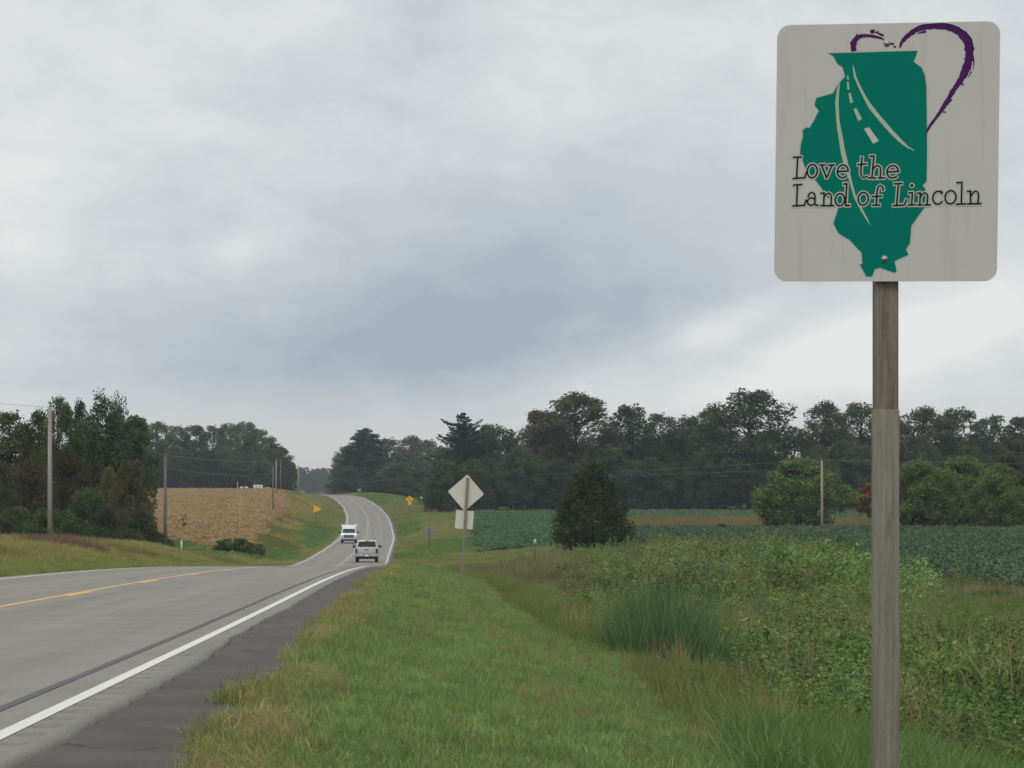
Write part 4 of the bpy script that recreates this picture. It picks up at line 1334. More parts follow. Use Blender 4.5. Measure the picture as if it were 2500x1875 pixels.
C_stone = protos('stone', M['stone'], [stone(rg) for _ in range(4)])
p, s, Y = sample(lambda Y: 55 if Y < 30 else 55 * (30 / Y), 3.92, 5.1, 11, 70, lambda s, Y, x: (s < e_off(Y)) & (RNG.uniform(size=len(s)) < .08 + .9 * ((s - 3.9) / 1.1) ** 2.5))
p[:, 2] = ZR(Y) - .012 - .055 * np.clip((s - 3.92) / 1.1, 0, 1)
scatter('loose_gravel', p, RNG.uniform(.4, 1.5, len(p)), C_stone, tilt=.5)
# reeds
n = 400
a = RNG.uniform(0, 6.283, n); r = np.sqrt(RNG.uniform(0, 1, n))
x = 2.22 + 0.95 * r * np.cos(a); Y = 37.5 + 3.0 * r * np.sin(a)
scatter('reeds', np.stack([x, Y, ground(x, Y)], 1), 0.64 * RNG.uniform(.50, 1.06, n) * (1.06 - 0.40 * r ** 2) * (0.9 + .14 * np.cos((x - 2.35) * 1.8)), C_reed, tilt=0.10)
# bean field on the right, in rows
rows = []
for sx in np.arange(7, 75, 0.78):
    Yr = np.arange(96, 292, 0.85)
    rows.append(np.stack([np.full(len(Yr), sx) + RNG.normal(size=len(Yr)) * .09, Yr + RNG.uniform(-.4, .4, len(Yr))], 1))
rows = np.concatenate(rows)
k = in_soy(None, rows[:, 1], rows[:, 0] + .35 * vnoise(rows[:, 1] * .3, rows[:, 1] * 0, 71)) & (rows[:, 0] < .2 * rows[:, 1] + 2) & ((rows[:, 1] < 200) | (RNG.uniform(size=len(rows)) < .6))
rows = rows[k]
scatter('bean_field', np.stack([rows[:, 0], rows[:, 1], ground(rows[:, 0], rows[:, 1])], 1), RNG.uniform(.8, 1.2, len(rows)) * (1 + .12 * vnoise(rows[:, 0] * .3, rows[:, 1] * .15, 72)), C_soy)


# far bean field and the fallow strip before it
def far_field(s, Y, x):
    y = Y / K
    nearlim = np.where(x < 8.5, 131, 204)
    lft = np.interp(y, [125, 160, 255], [-2.0, -4.0, -6.5])
    return (y > nearlim) & (y < 252) & (x > lft)


p, s, Y = sample(0.75, 5, 125, 255, 506, lambda s, Y, x: far_field(s, Y, x - 1.2 * vnoise(Y * .07, 0 * Y, 44)))
scatter('far_bean_field', p, RNG.uniform(.7, 1.15, len(p)), C_soy_f)
p, s, Y = sample(0.55, 12, 100, 296, 412, lambda s, Y, x: x > 8.0)
scatter('fallow_strip', p, RNG.uniform(1.0, 1.8, len(p)), C_brown)

# right verge and slopes beyond the dip, towards the far bend
p, s, Y = sample(lambda Y: 2.6 if Y < 300 else 1.5, 4.6, 40, 160, 900, lambda s, Y, x: ~far_field(s, Y, x) & (Y < 520 + (s < 30) * 400) & (x < 9) & ~((Y < 215) & (s > 9)))
n1 = vnoise(s * .18, Y * .035, 80)
gm = (n1 > 0.25) | ((s > 8) & (Y > 180) & (Y < 330) & (n1 > -.3))
scatter('far_verge_green', p[gm], RNG.uniform(.6, 1.1, gm.sum()), C_slope_g)
scatter('far_verge_grass', p[~gm], RNG.uniform(.6, 1.1, (~gm).sum()), C_slope)

# left bank: mound near, slopes beyond
p, s, Y = sample(lambda Y: 10 if Y < 120 else 6, -32, -4.1, 40, 225, lambda s, Y, x: s < -4.12 - .12 * vnoise(Y * .4, 0 * Y, 5))
dd = -s - 3.65
k_ = (p[:, 0] / Y < -.150 + .012 * vnoise(Y * .15, p[:, 0] * .3, 97)) & (Y > 120 + 9 * vnoise(p[:, 0] * .4, Y * .1, 98)) & (Y < 172)
scatter('bank_seed_grass', p[k_], RNG.uniform(.7, 1.2, k_.sum()), C_bankb)
p, Y, dd = p[~k_], Y[~k_], dd[~k_]
lo_ = dd + 1.2 * vnoise(p[:, 0] * .4, Y * .08, 99) < 2.6
bs_ = RNG.uniform(.6, 1.15, len(p)) * np.clip(.35 + dd * .12, .35, 1.1)
scatter('bank_grass', p[~lo_], bs_[~lo_], C_mound)
scatter('bank_foot_grass', p[lo_], bs_[lo_], C_bankg)


def in_ripe(s, Y, x):
    y = Y / K
    return (s < np.interp(y, [126, 135, 180, 280, 345], [-9.0, -10.0, -13.4, -16.0, -17]) + .5 * vnoise(Y * .08, 0 * Y, 91)) & (y > 127) & (y < 348)


p, s, Y = sample(lambda Y: 2.8 if Y < 330 else 1.5, -60, -4.3, 205, 900, lambda s, Y, x: ~in_ripe(s, Y, x))
g0 = vnoise(s * .25, Y * .05, 96)
g1 = ((s > -12) & (s < -5.0) & (Y > 250) & (Y < 440) & (np.abs(vnoise(s * .2, Y * .02, 95)) < .6)) | ((Y < 268) & (s < -7.5) & (s > -40) & (g0 > -.2))
y2_ = in_ripe(s - 4.5 - 1.5 * vnoise(Y * .06, s * .2, 94), Y, None) & (Y > 285) & (s < -6)
scatter('field_edge_grass', p[y2_], RNG.uniform(.8, 1.4, y2_.sum()), C_mound)
p, g1 = p[~y2_], g1[~y2_]
scatter('left_slope_green', p[g1], RNG.uniform(.6, 1.15, g1.sum()), C_slope_g)
scatter('left_slope_grass', p[~g1], RNG.uniform(.6, 1.1, (~g1).sum()), C_slope)
p, s, Y = sample(lambda Y: 1.3 if Y < 420 else 0.9, -135, -8, 252, 700, in_ripe)
scatter('ripe_field', p, RNG.uniform(.75, 1.1, len(p)), C_ripe)

# woods that read as one mass behind the front rows
def mass(name, n, u0, u1, y0, y1, h0, h1, skip=None):
    u = RNG.uniform(u0, u1, n); y = RNG.uniform(y0, y1, n)
    if skip:
        k = (u < skip[0]) | (u > skip[1]); u, y = u[k], y[k]
    Y = y * K; x = (u - 1250) / F * Y
    sc = RNG.uniform(h0, h1, len(u)) / 20.0
    scatter(name, np.stack([x, Y, ground(x, Y) - 0.5], 1), sc, C_crown, tilt=0.03)


mass('right_wood', 170, 1060, 2560, 268, 330, 13, 17, (1905, 1990))
mass('left_wood', 60, 150, 690, 405, 470, 12, 16.5)
mass('left_near_wood', 26, -60, 310, 128, 165, 8.5, 10.5)
mass('bend_wood', 34, 860, 1080, 430, 500, 11, 15)
mass('distant_wood', 420, 560, 900, 900, 1500, 15, 21)
mass('horizon_wood', 300, -150, 2650, 1200, 1700, 13, 18)

# ------------------------------------------------------------------ the big sign
def build_sign():
    cx, Y, cz = at(2163.8, 371.8, 4.83)
    Wd, Hd = 0.770, 0.898
    yaw = math.radians(-11); roll = math.radians(0.75)
    zb = gz(cx, Y + 0.06)
    root = empty('highway_sign', (cx, Y, zb), 'large white sign with green state map, purple heart and black lettering on a wooden post', 'sign')
    R = Matrix.Translation((0, 0, cz - zb)) @ Matrix.Rotation(yaw, 4, 'Z') @ Matrix.Rotation(roll, 4, 'Y')
    TL, TR, BL, BR = (1896.6, 64.7), (2431, 48.5), (1894.7, 689), (2432.2, 685)

    def st(p):
        u, v = p
        s = t = 0.5
        for _ in range(8):
            xl = TL[0] + (BL[0] - TL[0]) * t; xr = TR[0] + (BR[0] - TR[0]) * t
            s = (u - xl) / (xr - xl)
            yt = TL[1] + (TR[1] - TL[1]) * s; yb = BL[1] + (BR[1] - BL[1]) * s
            t = (v - yt) / (yb - yt)
        return ((s - 0.5) * Wd, (0.5 - t) * Hd)

    q = 600 / 2212

    def c5(p): return st((1860 + p[0] * q, 20 + p[1] * q))
    def c6(p): return st((1860 + p[0] * q, 300 + p[1] * q))

    def part(name, mb, mat):
        o = mb.build(name, mat, root)
        o.matrix_local = R
        return o

    # panel with rounded corners, 3 mm sheet
    rad = 0.045; pts = []
    for (ox, oz, a0) in ((Wd / 2 - rad, Hd / 2 - rad, 0), (-Wd / 2 + rad, Hd / 2 - rad, 90), (-Wd / 2 + rad, -Hd / 2 + rad, 180), (Wd / 2 - rad, -Hd / 2 + rad, 270)):
        for i in range(9):
            a = math.radians(a0 + i * 11.25)
            pts.append((ox + rad * math.cos(a), oz + rad * math.sin(a)))
    mb = MB(); mb.prism(pts, 0.0, 0.003); part('panel', mb, M['panel'])

    def flat(polys, name, mat, d, offs=None):
        me = bpy.data.meshes.new(name)
        bm = bmesh.new()
        for k, pl in enumerate(polys):
            vs = [bm.verts.new((a, -(d + (k % 2) * 3e-6 + (offs[k] if offs else 0)), b)) for a, b in pl]
            f = bm.faces.new(vs)
        bm.normal_update()
        bmesh.ops.triangulate(bm, faces=bm.faces[:], ngon_method='EAR_CLIP')
        for f in bm.faces:
            f.normal_update()
            if f.normal.y > 0: f.normal_flip()
        bm.to_mesh(me); bm.free()
        me.materials.append(mat)
        o = link(name, me, root)
        o.matrix_local = R
        return o

    def ribbon(pts, w, cap=0.5):
        """outline quads of a stroke; w one width or one per point"""
        P = [Vector(p) for p in pts]
        W = w if hasattr(w, '__len__') else [w] * len(P)
        if not hasattr(w, '__len__') and cap:
            P[0] = P[0] + (P[0] - P[1]).normalized() * W[0] * cap * 0.6
            P[-1] = P[-1] + (P[-1] - P[-2]).normalized() * W[-1] * cap * 0.6
        Lf, Rt = [], []
        closed = (P[0] - P[-1]).length < 1e-6
        for i in range(len(P)):
            a = P[i - 1] if i > 0 else (P[-2] if closed else P[0])
            b = P[i + 1] if i < len(P) - 1 else (P[1] if closed else P[-1])
            t = (b - a).normalized(); n = Vector((-t.y, t.x))
            Lf.append(P[i] + n * W[i] / 2); Rt.append(P[i] - n * W[i] / 2)
        return [[tuple(Lf[i]), tuple(Lf[i + 1]), tuple(Rt[i + 1]), tuple(Rt[i])] for i in range(len(P) - 1)]

    def smooth(pts, n=5):
        out = []
        P = [Vector(p) for p in pts]
        for i in range(len(P) - 1):
            p0 = P[max(i - 1, 0)]; p1 = P[i]; p2 = P[i + 1]; p3 = P[min(i + 2, len(P) - 1)]
            for j in range(n):
                t = j / n
                out.append(0.5 * ((2 * p1) + (p2 - p0) * t + (2 * p0 - 5 * p1 + 4 * p2 - p3) * t * t + (3 * p1 - p0 - 3 * p2 + p3) * t ** 3))
        out.append(P[-1])
        return out

    off = 280 / q
    right_top = [(590, 412), (1388, 380), (1352, 480), (1425, 535), (1450, 600), (1465, 680), (1475, 1000), (1480, 1300)]
    low = [(1480, 508), (1478, 525), (1445, 560), (1470, 592), (1475, 745), (1350, 925), (1340, 1080), (1305, 1140), (1330, 1185), (1205, 1245), (1225, 1335), (1205, 1350), (1075, 1305), (1030, 1320),
           (1008, 1385), (955, 1385), (895, 1275), (920, 1270), (910, 1170), (870, 1130), (800, 1055), (705, 1000), (655, 910), (700, 770), (690, 735), (620, 695), (560, 620), (545, 590), (490, 520), (400, 420), (370, 330)]
    left = [(350, 1320), (355, 1240), (375, 1160), (370, 1110), (400, 1080), (430, 1085), (460, 1040), (515, 930), (475, 880), (490, 815), (640, 770), (690, 680), (745, 620), (735, 580), (720, 535), (680, 510), (655, 470), (640, 440)]
    poly = right_top + [(a, b + off) for a, b in low] + left
    # pale rim that shows along the map's edge
    cxp = sum(p[0] for p in poly) / len(poly); cyp = sum(p[1] for p in poly) / len(poly)
    rim = []
    n = len(poly)
    area = sum(poly[i][0] * poly[(i + 1) % n][1] - poly[(i + 1) % n][0] * poly[i][1] for i in range(n))
    for i in range(n):
        a = Vector(poly[i - 1]); b = Vector(poly[(i + 1) % n]); t = (b - a).normalized()
        nn = Vector((t.y, -t.x)) * (1 if area > 0 else -1)
        rim.append((poly[i][0] + nn.x * 9, poly[i][1] + nn.y * 9))
    flat([[c5(p) for p in rim]], 'map_rim', M['sign_halo'], 0.0002)
    flat([[c5(p) for p in poly]], 'state_map', M['sign_green'], 0.0004)

    # road on the map
    ls = [(695, 675, 8), (682, 760, 22), (675, 850, 30), (680, 930, 28), (686, 1010, 28), (697, 1090, 32), (712, 1160, 36), (724, 1240, 38), (738, 1310, 40), (758, 1390, 40), (782, 1480, 30), (808, 1570, 22), (845, 1700, 20), (900, 1805, 20), (950, 1892, 14), (985, 1952, 3)]
    rs = [(815, 515, 4), (822, 560, 14), (835, 620, 20), (865, 690, 20), (900, 760, 22), (935, 825, 26), (975, 890, 36), (1035, 965, 34), (1100, 1040, 36), (1170, 1120, 34), (1240, 1190, 30), (1310, 1250, 15), (1370, 1280, 3)]
    for nm, st_ in (('road_stripe', ls), ('road_stripe', rs)):
        flat(ribbon([c5(p[:2]) for p in st_], [p[2] * q / 535 * Wd for p in st_]), nm, M['sign_pale'], 0.0006)
    for d in ([(762, 612), (775, 612), (778, 648), (766, 648)], [(763, 668), (776, 665), (785, 733), (767, 737)], [(778, 770), (795, 765), (820, 850), (793, 860)], [(822, 910), (850, 902), (900, 1000), (868, 1018)], [(920, 1085), (965, 1075), (1052, 1195), (1000, 1220)]):
        flat([[c5(p) for p in d]], 'road_dash', M['sign_pale'] if d[0][0] < 900 else M['panel'], 0.0006)
    # heart drawn with a dry brush
    rng = np.random.default_rng(3)

    def brush(pw, name, d, dm=1.0):
        sm = smooth([c5(p[:2]) for p in pw], 7)
        ww = np.interp(np.linspace(0, len(pw) - 1, len(sm)), np.arange(len(pw)), [p[2] for p in pw]) * q / 535 * Wd * dm
        ww = ww * (1 + 0.10 * rng.normal(size=len(ww)))
        return flat(ribbon(sm, list(ww)), name, M['sign_purple'], d)

    hl = [(822, 392, 46), (815, 335, 56), (832, 288, 50), (880, 255, 34), (940, 250, 28), (1010, 258, 26), (1060, 272, 20), (1088, 285, 8)]
    hr = [(1228, 358, 10), (1248, 298, 34), (1310, 235, 46), (1400, 180, 46), (1520, 160, 46), (1620, 162, 52), (1720, 190, 66), (1795, 250, 76), (1832, 320, 74), (1838, 400, 72), (1830, 480, 76), (1800, 570, 66), (1760, 650, 52), (1700, 740, 42), (1640, 850, 42), (1570, 960, 30), (1500, 1060, 25), (1455, 1150, 10)]
    brush(hl, 'heart_stroke', 0.0006); brush(hr, 'heart_stroke', 0.0006)
    spurs = [[(1860, 560, 14), (1830, 620, 4)], [(1690, 815, 16), (1640, 880, 6)], [(1640, 930, 14), (1600, 930, 5)], [(1790, 690, 16), (1770, 650, 6)], [(1455, 205, 26), (1380, 225, 8)], [(850, 235, 12), (815, 300, 8)], [(1870, 410, 14), (1880, 480, 12), (1872, 550, 5)], [(1280, 290, 18), (1245, 300, 8)]]
    for sp in spurs: flat(ribbon([c5(p[:2]) for p in sp], [p[2] * q / 535 * Wd for p in sp]), 'heart_bristle', M['sign_purple'], 0.0007)
    bl = [(1310, 215, 7), (1400, 155, 8), (1520, 137, 9), (1640, 135, 9), (1745, 172, 10), (1840, 250, 12), (1868, 330, 10), (1868, 400, 8)]
    flat(ribbon(smooth([c5(p[:2]) for p in bl], 4), list(np.interp(np.linspace(0, 7, 29), np.arange(8), [p[2] for p in bl]) * q / 535 * Wd)), 'heart_outline', M['sign_black'], 0.0008)
    # small dark marks above the heart
    for m in ([(968, 205), (1000, 200)], [(972, 220), (998, 218)], [(1015, 222), (1032, 214)], [(1040, 228), (1058, 236)], [(1060, 240), (1080, 246)], [(1150, 318), (1170, 322)], [(1178, 345), (1188, 348)]):
        flat(ribbon([c5(p) for p in m], 15 * q / 535 * Wd), 'small_print', M['sign_black'], 0.0016)

    # lettering: slab-serif strokes
    def arc(cx_, cy_, rx, ry, a0, a1, n=18, slant=-0.04):
        o = []
        for i in range(n + 1):
            a = math.radians(a0 + (a1 - a0) * i / n)
            yy_ = -ry * math.sin(a)
            o.append((cx_ + rx * math.cos(a) + yy_ * slant, cy_ + yy_))
        return o

    G = []
    G += [[(292, 318), (365, 315)], [(330, 318), (322, 505)], [(290, 508), (395, 500)], [(395, 500), (410, 450)]]
    G += [arc(462, 440, 45, 60, 0, 360)]
    G += [[(545, 385), (590, 500)], [(590, 500), (640, 385)], [(530, 385), (575, 383)], [(610, 385), (660, 383)]]
    G += [arc(735, 440, 48, 58, 2, 318), [(690, 442), (780, 436)]]
    G += [[(905, 310), (896, 420), (897, 470), (918, 496), (955, 482)], [(868, 378), (945, 372)]]
    G += [[(975, 302), (1012, 300)], [(1010, 300), (995, 495)], [(965, 497), (1030, 497)], [(1000, 425), (1020, 395), (1045, 384), (1066, 396), (1072, 425), (1068, 495)], [(1050, 497), (1105, 495)]]
    G += [arc(1178, 440, 50, 57, 2, 318), [(1130, 442), (1226, 436)]]
    G += [[(295, 568), (370, 560)], [(330, 565), (325, 752)], [(290, 755), (395, 748)], [(395, 748), (410, 700)]]
    G += [[(428, 672), (436, 645), (460, 630), (483, 642), (490, 670), (488, 735), (500, 748), (518, 746)], arc(456, 714, 34, 34, 0, 360, 14)]
    G += [[(540, 640), (572, 634)], [(570, 635), (568, 750)], [(542, 750), (600, 750)], [(572, 672), (592, 645), (612, 636), (630, 648), (636, 672), (632, 750)], [(610, 750), (658, 748)]]
    G += [arc(712, 695, 42, 55, 0, 360), [(742, 555), (775, 550)], [(771, 552), (763, 748)], [(763, 748), (800, 745)]]
    G += [arc(920, 685, 45, 58, 0, 360)]
    G += [[(1096, 608), (1090, 576), (1068, 562), (1050, 578), (1042, 625), (1036, 740)], [(1000, 665), (1085, 660)], [(1005, 742), (1068, 740)]]
    G += [[(1193, 548), (1262, 545)], [(1230, 548), (1217, 742)], [(1185, 745), (1285, 738)], [(1285, 738), (1305, 690)]]
    G += [arc(1350, 562, 6, 6, 0, 360, 8), [(1325, 630), (1358, 626)], [(1355, 628), (1350, 735)], [(1322, 738), (1385, 735)]]
    G += [[(1400, 632), (1428, 628)], [(1425, 630), (1422, 735)], [(1402, 738), (1450, 736)], [(1426, 664), (1446, 636), (1466, 626), (1484, 640), (1490, 665), (1486, 735)], [(1464, 737), (1514, 735)]]
    G += [arc(1582, 670, 46, 58, 42, 325), [(1612, 612), (1614, 634)]]
    G += [arc(1692, 665, 48, 60, 0, 360)]
    G += [[(1745, 535), (1792, 530)], [(1790, 532), (1788, 725)], [(1745, 728), (1828, 724)]]
    G += [[(1840, 612), (1870, 608)], [(1866, 612), (1870, 722)], [(1842, 725), (1902, 722)], [(1872, 652), (1892, 618), (1914, 606), (1932, 620), (1938, 650), (1932, 722)], [(1910, 723), (1958, 720)]]
    sw = 15.5 * q / 535 * Wd; hw = 38 * q / 535 * Wd
    hp, bp, ofs = [], [], []
    for gi, g in enumerate(G):
        P = [c6(p) for p in g]
        r_ = ribbon(P, hw); hp += r_; bp += ribbon(P, sw); ofs += [gi * 5e-6] * len(r_)
    flat(hp, 'lettering_edge', M['sign_halo'], 0.0008, ofs)
    flat(bp, 'lettering', M['sign_black'], 0.0012, ofs)

    # bolts
    for (bu, bv) in ((2162, 105.6), (2162.4, 632)):
        a, b = st((bu, bv))
        mb = MB()
        mb.lathe((a, 0, b), (0, -1, 0), [(0, 0.0115), (0.002, 0.0115), (0.0021, 0.0075), (0.006, 0.007), (0.008, 0.004), (0.0085, 0.0005)], 14)
        part('bolt', mb, M['steel'])
    # post: upper weathered length, wider lower length
    px = (2162.4 - 1250) / F * (Y + 0.055) - cx
    zj = (HV - 1000) / F * (Y + 0.055) - zb
    ztop = cz + Hd / 2 - 0.02 - zb
    mb = MB(); mb.box(px - 0.0405, px + 0.0405, 0.022, 0.103, zj - 0.3, ztop)
    mb.build('post', M['post_top'], root, 0.004, 2)
    mb = MB(); mb.box(px - 0.0435, px + 0.0435, 0.018, 0.107, -0.6, zj)
    mb.build('post_base', M['post'], root, 0.005, 2)
    for zz in (0.10, 0.84):
        mb = MB(); mb.box(px - 0.02, px + 0.02, 0.009, 0.0215, ztop - zz, ztop - zz + 0.04)
        mb.build('spacer', M['rust'], root)


build_sign()


# ------------------------------------------------------------------ smaller signs, markers and poles
def stand(name, u, vb, y, label, cat, group=None):
    x, Y, z = at(u, vb, y)
    return empty(name, (x, Y, gz(x, Y)), label, cat, group), x, Y, gz(x, Y)


def m2(px, y): return px / F * y * K


def diamond_sign():
    y = 50
    x, Y, _ = at(1125.5, 1413, y)
    zb = gz(x, Y)
    root = empty('warning_sign', (x, Y, zb), 'back of a bare metal diamond sign with small square plate on leaning wooden post', 'sign')
    zc = (HV - 1203) / F * Y - zb
    xc_ = (1137.8 - 1250) / F * Y - x
    hd = m2(45, y)
    lean = math.atan2(m2(16, y), m2(250, y))
    mb = MB()
    r = 0.04
    pts = [(0, hd), (hd, 0), (0, -hd), (-hd, 0)]
    poly = []
    for i in range(4):
        a = Vector(pts[i - 1]); b = Vector(pts[i]); c = Vector(pts[(i + 1) % 4])
        poly += [b + (a - b).normalized() * r * 1.3, b + ((a - b).normalized() + (c - b).normalized()) * r * .45, b + (c - b).normalized() * r * 1.3]
    mb.prism([tuple(p) for p in poly], 0.055, 0.059)
    o = mb.build('diamond_plate', M['alu'], root); o.location = (xc_, 0, zc); o.rotation_euler = (0, math.radians(4.5), math.radians(5))
    w = m2(22, y); h = m2(22.5, y)
    zc2 = (HV - 1269) / F * Y - zb; xc2 = (1134 - 1250) / F * Y - x
    mb = MB(); mb.box(-w, w, 0.055, 0.059, -h, h)
    o = mb.build('square_plate', M['alu'], root, 0.0015, 1); o.location = (xc2, 0, zc2); o.rotation_euler = (0, math.radians(4.5), math.radians(5))
    mb = MB()
    top = m2(1413 - 1163, y)
    sx = math.tan(lean)
    mb.add([(-.045, -.045, -.5), (.045, -.045, -.5), (.045, .045, -.5), (-.045, .045, -.5)] + [(a + sx * top, b, top) for a, b in ((-.045, -.045), (.045, -.045), (.045, .045), (-.045, .045))],
           [(0, 3, 2, 1), (4, 5, 6, 7), (0, 1, 5, 4), (1, 2, 6, 5), (2, 3, 7, 6), (3, 0, 4, 7)])
    mb.build('post', M['sign_post'], root, 0.006, 1)
    for zq in (1185, 1225, 1268):
        zz = (HV - zq) / F * Y - zb
        mb = MB(); mb.lathe((sx * zz, -0.045, zz), (0, -1, 0), [(0, .016), (.008, .014), (.009, .002)], 8)
        mb.build('bolt', M['steel'], root)
    mb = MB(); mb.box(-m2(17.5, y) + 0.04, -m2(17.5, y) + 0.075, .06, .09, zc2 + h - .05, zc2 + h + m2(11, y))
    mb.build('bracket', M['rust'], root)


diamond_sign()


def small_sign(name, u, vtop, vbot, vbase, wpx, y, label, mat, postmat='rust', shape='rect', two=False, yaw=0, cat='sign', group=None, face=True):
    x, Y, _ = at(u, vbase, y)
    zb = gz(x, Y)
    root = empty(name, (x, Y, zb), label, cat, group, rz=math.radians(yaw))
    zt = (HV - vtop) / F * Y - zb; z0 = (HV - vbot) / F * Y - zb; w = m2(wpx, y) / 2
    mb = MB()
    if shape == 'rect':
        mb.box(-w, w, -.004, .0, z0, zt)
        mb.build('board', M[mat], root, 0.0015, 1)
    elif shape == 'pennant':
        zm = (zt + z0) / 2
        mb.prism([(-w, zt), (-w, z0), (w, zm)], -.004, 0)
        mb.build('pennant_plate', M[mat], root)
    elif shape == 'diamond':
        zm = (zt + z0) / 2; r = (zt - z0) / 2
        mb.prism([(0, zm + r), (w, zm), (0, zm - r), (-w, zm)], -.004, 0)
        mb.build('diamond_plate', M[mat], root)
    mp = MB()
    for px in ((-w * .7, w * .7) if two else ((0,) if shape != 'pennant' else (-w * .45,))):
        mp.box(px - .04, px + .04, .004 if face else -.09, .09 if face else -.008, -.4, zt - 0.05)
        mp.build('post', M[postmat], root)
        mp = MB()
    return root, w, z0, zt


small_sign('road_sign', 1048, 1290, 1312, 1340, 23, 144, 'small grey sign seen from behind on a thin dark post beyond the diamond sign', 'grey_board', face=False)
r, w, z0, zt = small_sign('curve_sign', 1000, 1210, 1228, 1256, 19, 243, 'yellow diamond curve sign with small plaque on the slope right of the bend', 'yellow_sign', shape='diamond')
zm = (z0 + zt) / 2
ar = MB(); ar.tube([(.10, -.008, zm - .26), (.10, -.008, zm - .03), (.05, -.008, zm + .10), (-.06, -.008, zm + .19)], .04, 6); ar.prism([(-.18, zm + .28), (-.12, zm + .07), (.05, zm + .25)], -.012, -.005)
ar.build('arrow', M['sign_black'], r)
pl = MB(); pl.box(-.33, .33, -.004, 0, z0 - .28, z0 + .1); pl.build('plaque', M['yellow_sign'], r)
small_sign('no_passing_sign', 776, 1233, 1252, 1272, 20, 200, 'yellow pennant shaped sign on the grassy slope left of the bend', 'yellow_sign', shape='pennant')
GW = 'white boards along the top of the brown field'
def lettered(r, w, z0, zt, dark):
    mb = MB()
    if dark == 'blot':
        mb.box(-w * .25, w * .3, -.012, -.006, z0 + (zt - z0) * .55, zt - (zt - z0) * .08)
    else:
        for i in range(9):
            a = -w * .72 + i * w * .16
            mb.box(a, a + w * .09, -.012, -.006, z0 + (zt - z0) * (.38 + .06 * (i % 3)), z0 + (zt - z0) * (.60 + .08 * ((i * 2) % 3)))
    mb.build('print', M['rust'], r)


r = small_sign('field_board', 595.5, 1188, 1198, 1206, 19.5, 346, 'white board with a dark blot behind the crest of the brown field', 'white', two=True, group=GW); lettered(*r, 'blot')
r = small_sign('field_board', 630, 1183.5, 1194.5, 1206, 22.5, 350, 'largest white board with a dark line of print above the brown field', 'white', two=True, group=GW); lettered(*r, 'line')
small_sign('field_board', 653, 1190, 1198.5, 1206, 12, 348, 'smallest plain white board near the right end of the field crest', 'white', two=True, group=GW)
r = small_sign('roadside_board', 737, 1197, 1208.5, 1216, 14, 345, 'grey white square board on the crest left of the road', 'grey_board', two=True); lettered(*r, 'line')
small_sign('route_sign', 782, 1200.5, 1205, 1211, 5, 400, 'tiny pale sign at the far end of the road on the left', 'grey_board')
small_sign('route_sign', 877, 1193, 1201, 1214, 8, 360, 'small grey sign at the inside of the far bend on the right', 'grey_board')


def marker(u, vtop, vbase, y, w, mat, label, cap=None, capmat=None, name='marker_post', cat='marker'):
    x, Y, _ = at(u, vbase, y); zb = gz(x, Y)
    root = empty(name, (x, Y, zb), label, cat)
    h = (HV - vtop) / F * Y - zb
    mb = MB(); mb.lathe((0, 0, -.2), (0, 0, 1), [(0, w), (h + .17 - (cap or 0), w * .95), (h + .2 - (cap or 0), w * .5)], 10)
    mb.build('post', M[mat], root)
    if cap:
        mb = MB(); mb.lathe((0, 0, h - cap), (0, 0, 1), [(0, w * 1.0), (.01, w * 1.5), (cap * .7, w * 1.45), (cap * .95, w * .9), (cap, w * .1)], 10)
        mb.build('cap', M[capmat], root)


marker(443, 1320, 1349, 113, .075, 'white', 'white plastic marker post beside the second utility pole')
marker(397, 1352, 1370, 92, .06, 'white', 'short white stake with orange cap left of the second utility pole', .16, 'orange', name='survey_stake')
marker(1306, 1316, 1345, 104, .075, 'pole_dark', 'short dark post with a pale cap in the brown grass left of the cedar', .38, 'panel')
marker(1029, 1211, 1217, 300, .22, 'white', 'tiny white box at the wood edge right of the yellow curve sign', name='white_box', cat='box')


POLES = {}


def pole(key, u, vtop, vbase, y, label, r=0.13, mat='pole', arm=True, zbase=None):
    x, Y, zt = at(u, vtop, y)
    zb = gz(x, Y)
    root = empty('utility_pole', (x, Y, zb), label, 'utility pole', 'utility poles along the road')
    h = zt - zb
    lx = RNG.normal() * .004 * h
    mb = MB(); mb.tube([(0, 0, -.5), (lx * .3, 0, h * .4), (lx, 0, h)], [r, r * .9, r * .72], 12)
    mb.build('shaft', M[mat], root)
    if arm:
        mb = MB(); mb.lathe((lx, 0, h), (0, 0, 1), [(0, .03), (.06, .03), (.07, .055), (.12, .06), (.16, .045), (.18, .01)], 8)
        mb.build('insulator', M['grey_board'], root)
        mb = MB(); mb.box(lx + r * .75, lx + r * .75 + .09, -.05, .05, h - .55, h - .40); mb.build('bracket', M['rust'], root)
    POLES[key] = Vector((x + lx, Y, zb + h + (.15 if arm else 0)))


pole('A', 122, 995, 1328, 81, 'nearest utility pole with no crossarm, in front of the left trees', .155)
pole('B', 403, 1113, 1366, 107, 'second utility pole, at the left corner of the brown field', .14, 'pole_dark')
pole('C', 580, 1175, 1312, 148, 'slim short pole standing in the middle of the brown field', .06, 'pole', False)
pole('D', 667, 1141, 1268, 216, 'dark pole at the right edge of the brown field', .12, 'pole_dark')
pole('E', 674, 1122, 1205, 296, 'pale pole just behind the one at the right edge of the brown field', .14)
pole('F', 685, 1124, 1205, 330, 'dark pole against the end of the far wood', .15, 'pole_dark')
pole('G', 729, 1136, 1216, 338, 'lone pole against the sky left of the far road end', .14)
pole('I', 716, 1180, 1208, 360, 'short dark stub pole left of the grey white board', .10, 'pole_dark', False)
pole('J', 807, 1158, 1206, 560, 'last pale pole at the end of the road', .2)
pole('H', 2007, 1124, 1308, 147, 'utility pole standing in the bean field by the round green tree', .15)
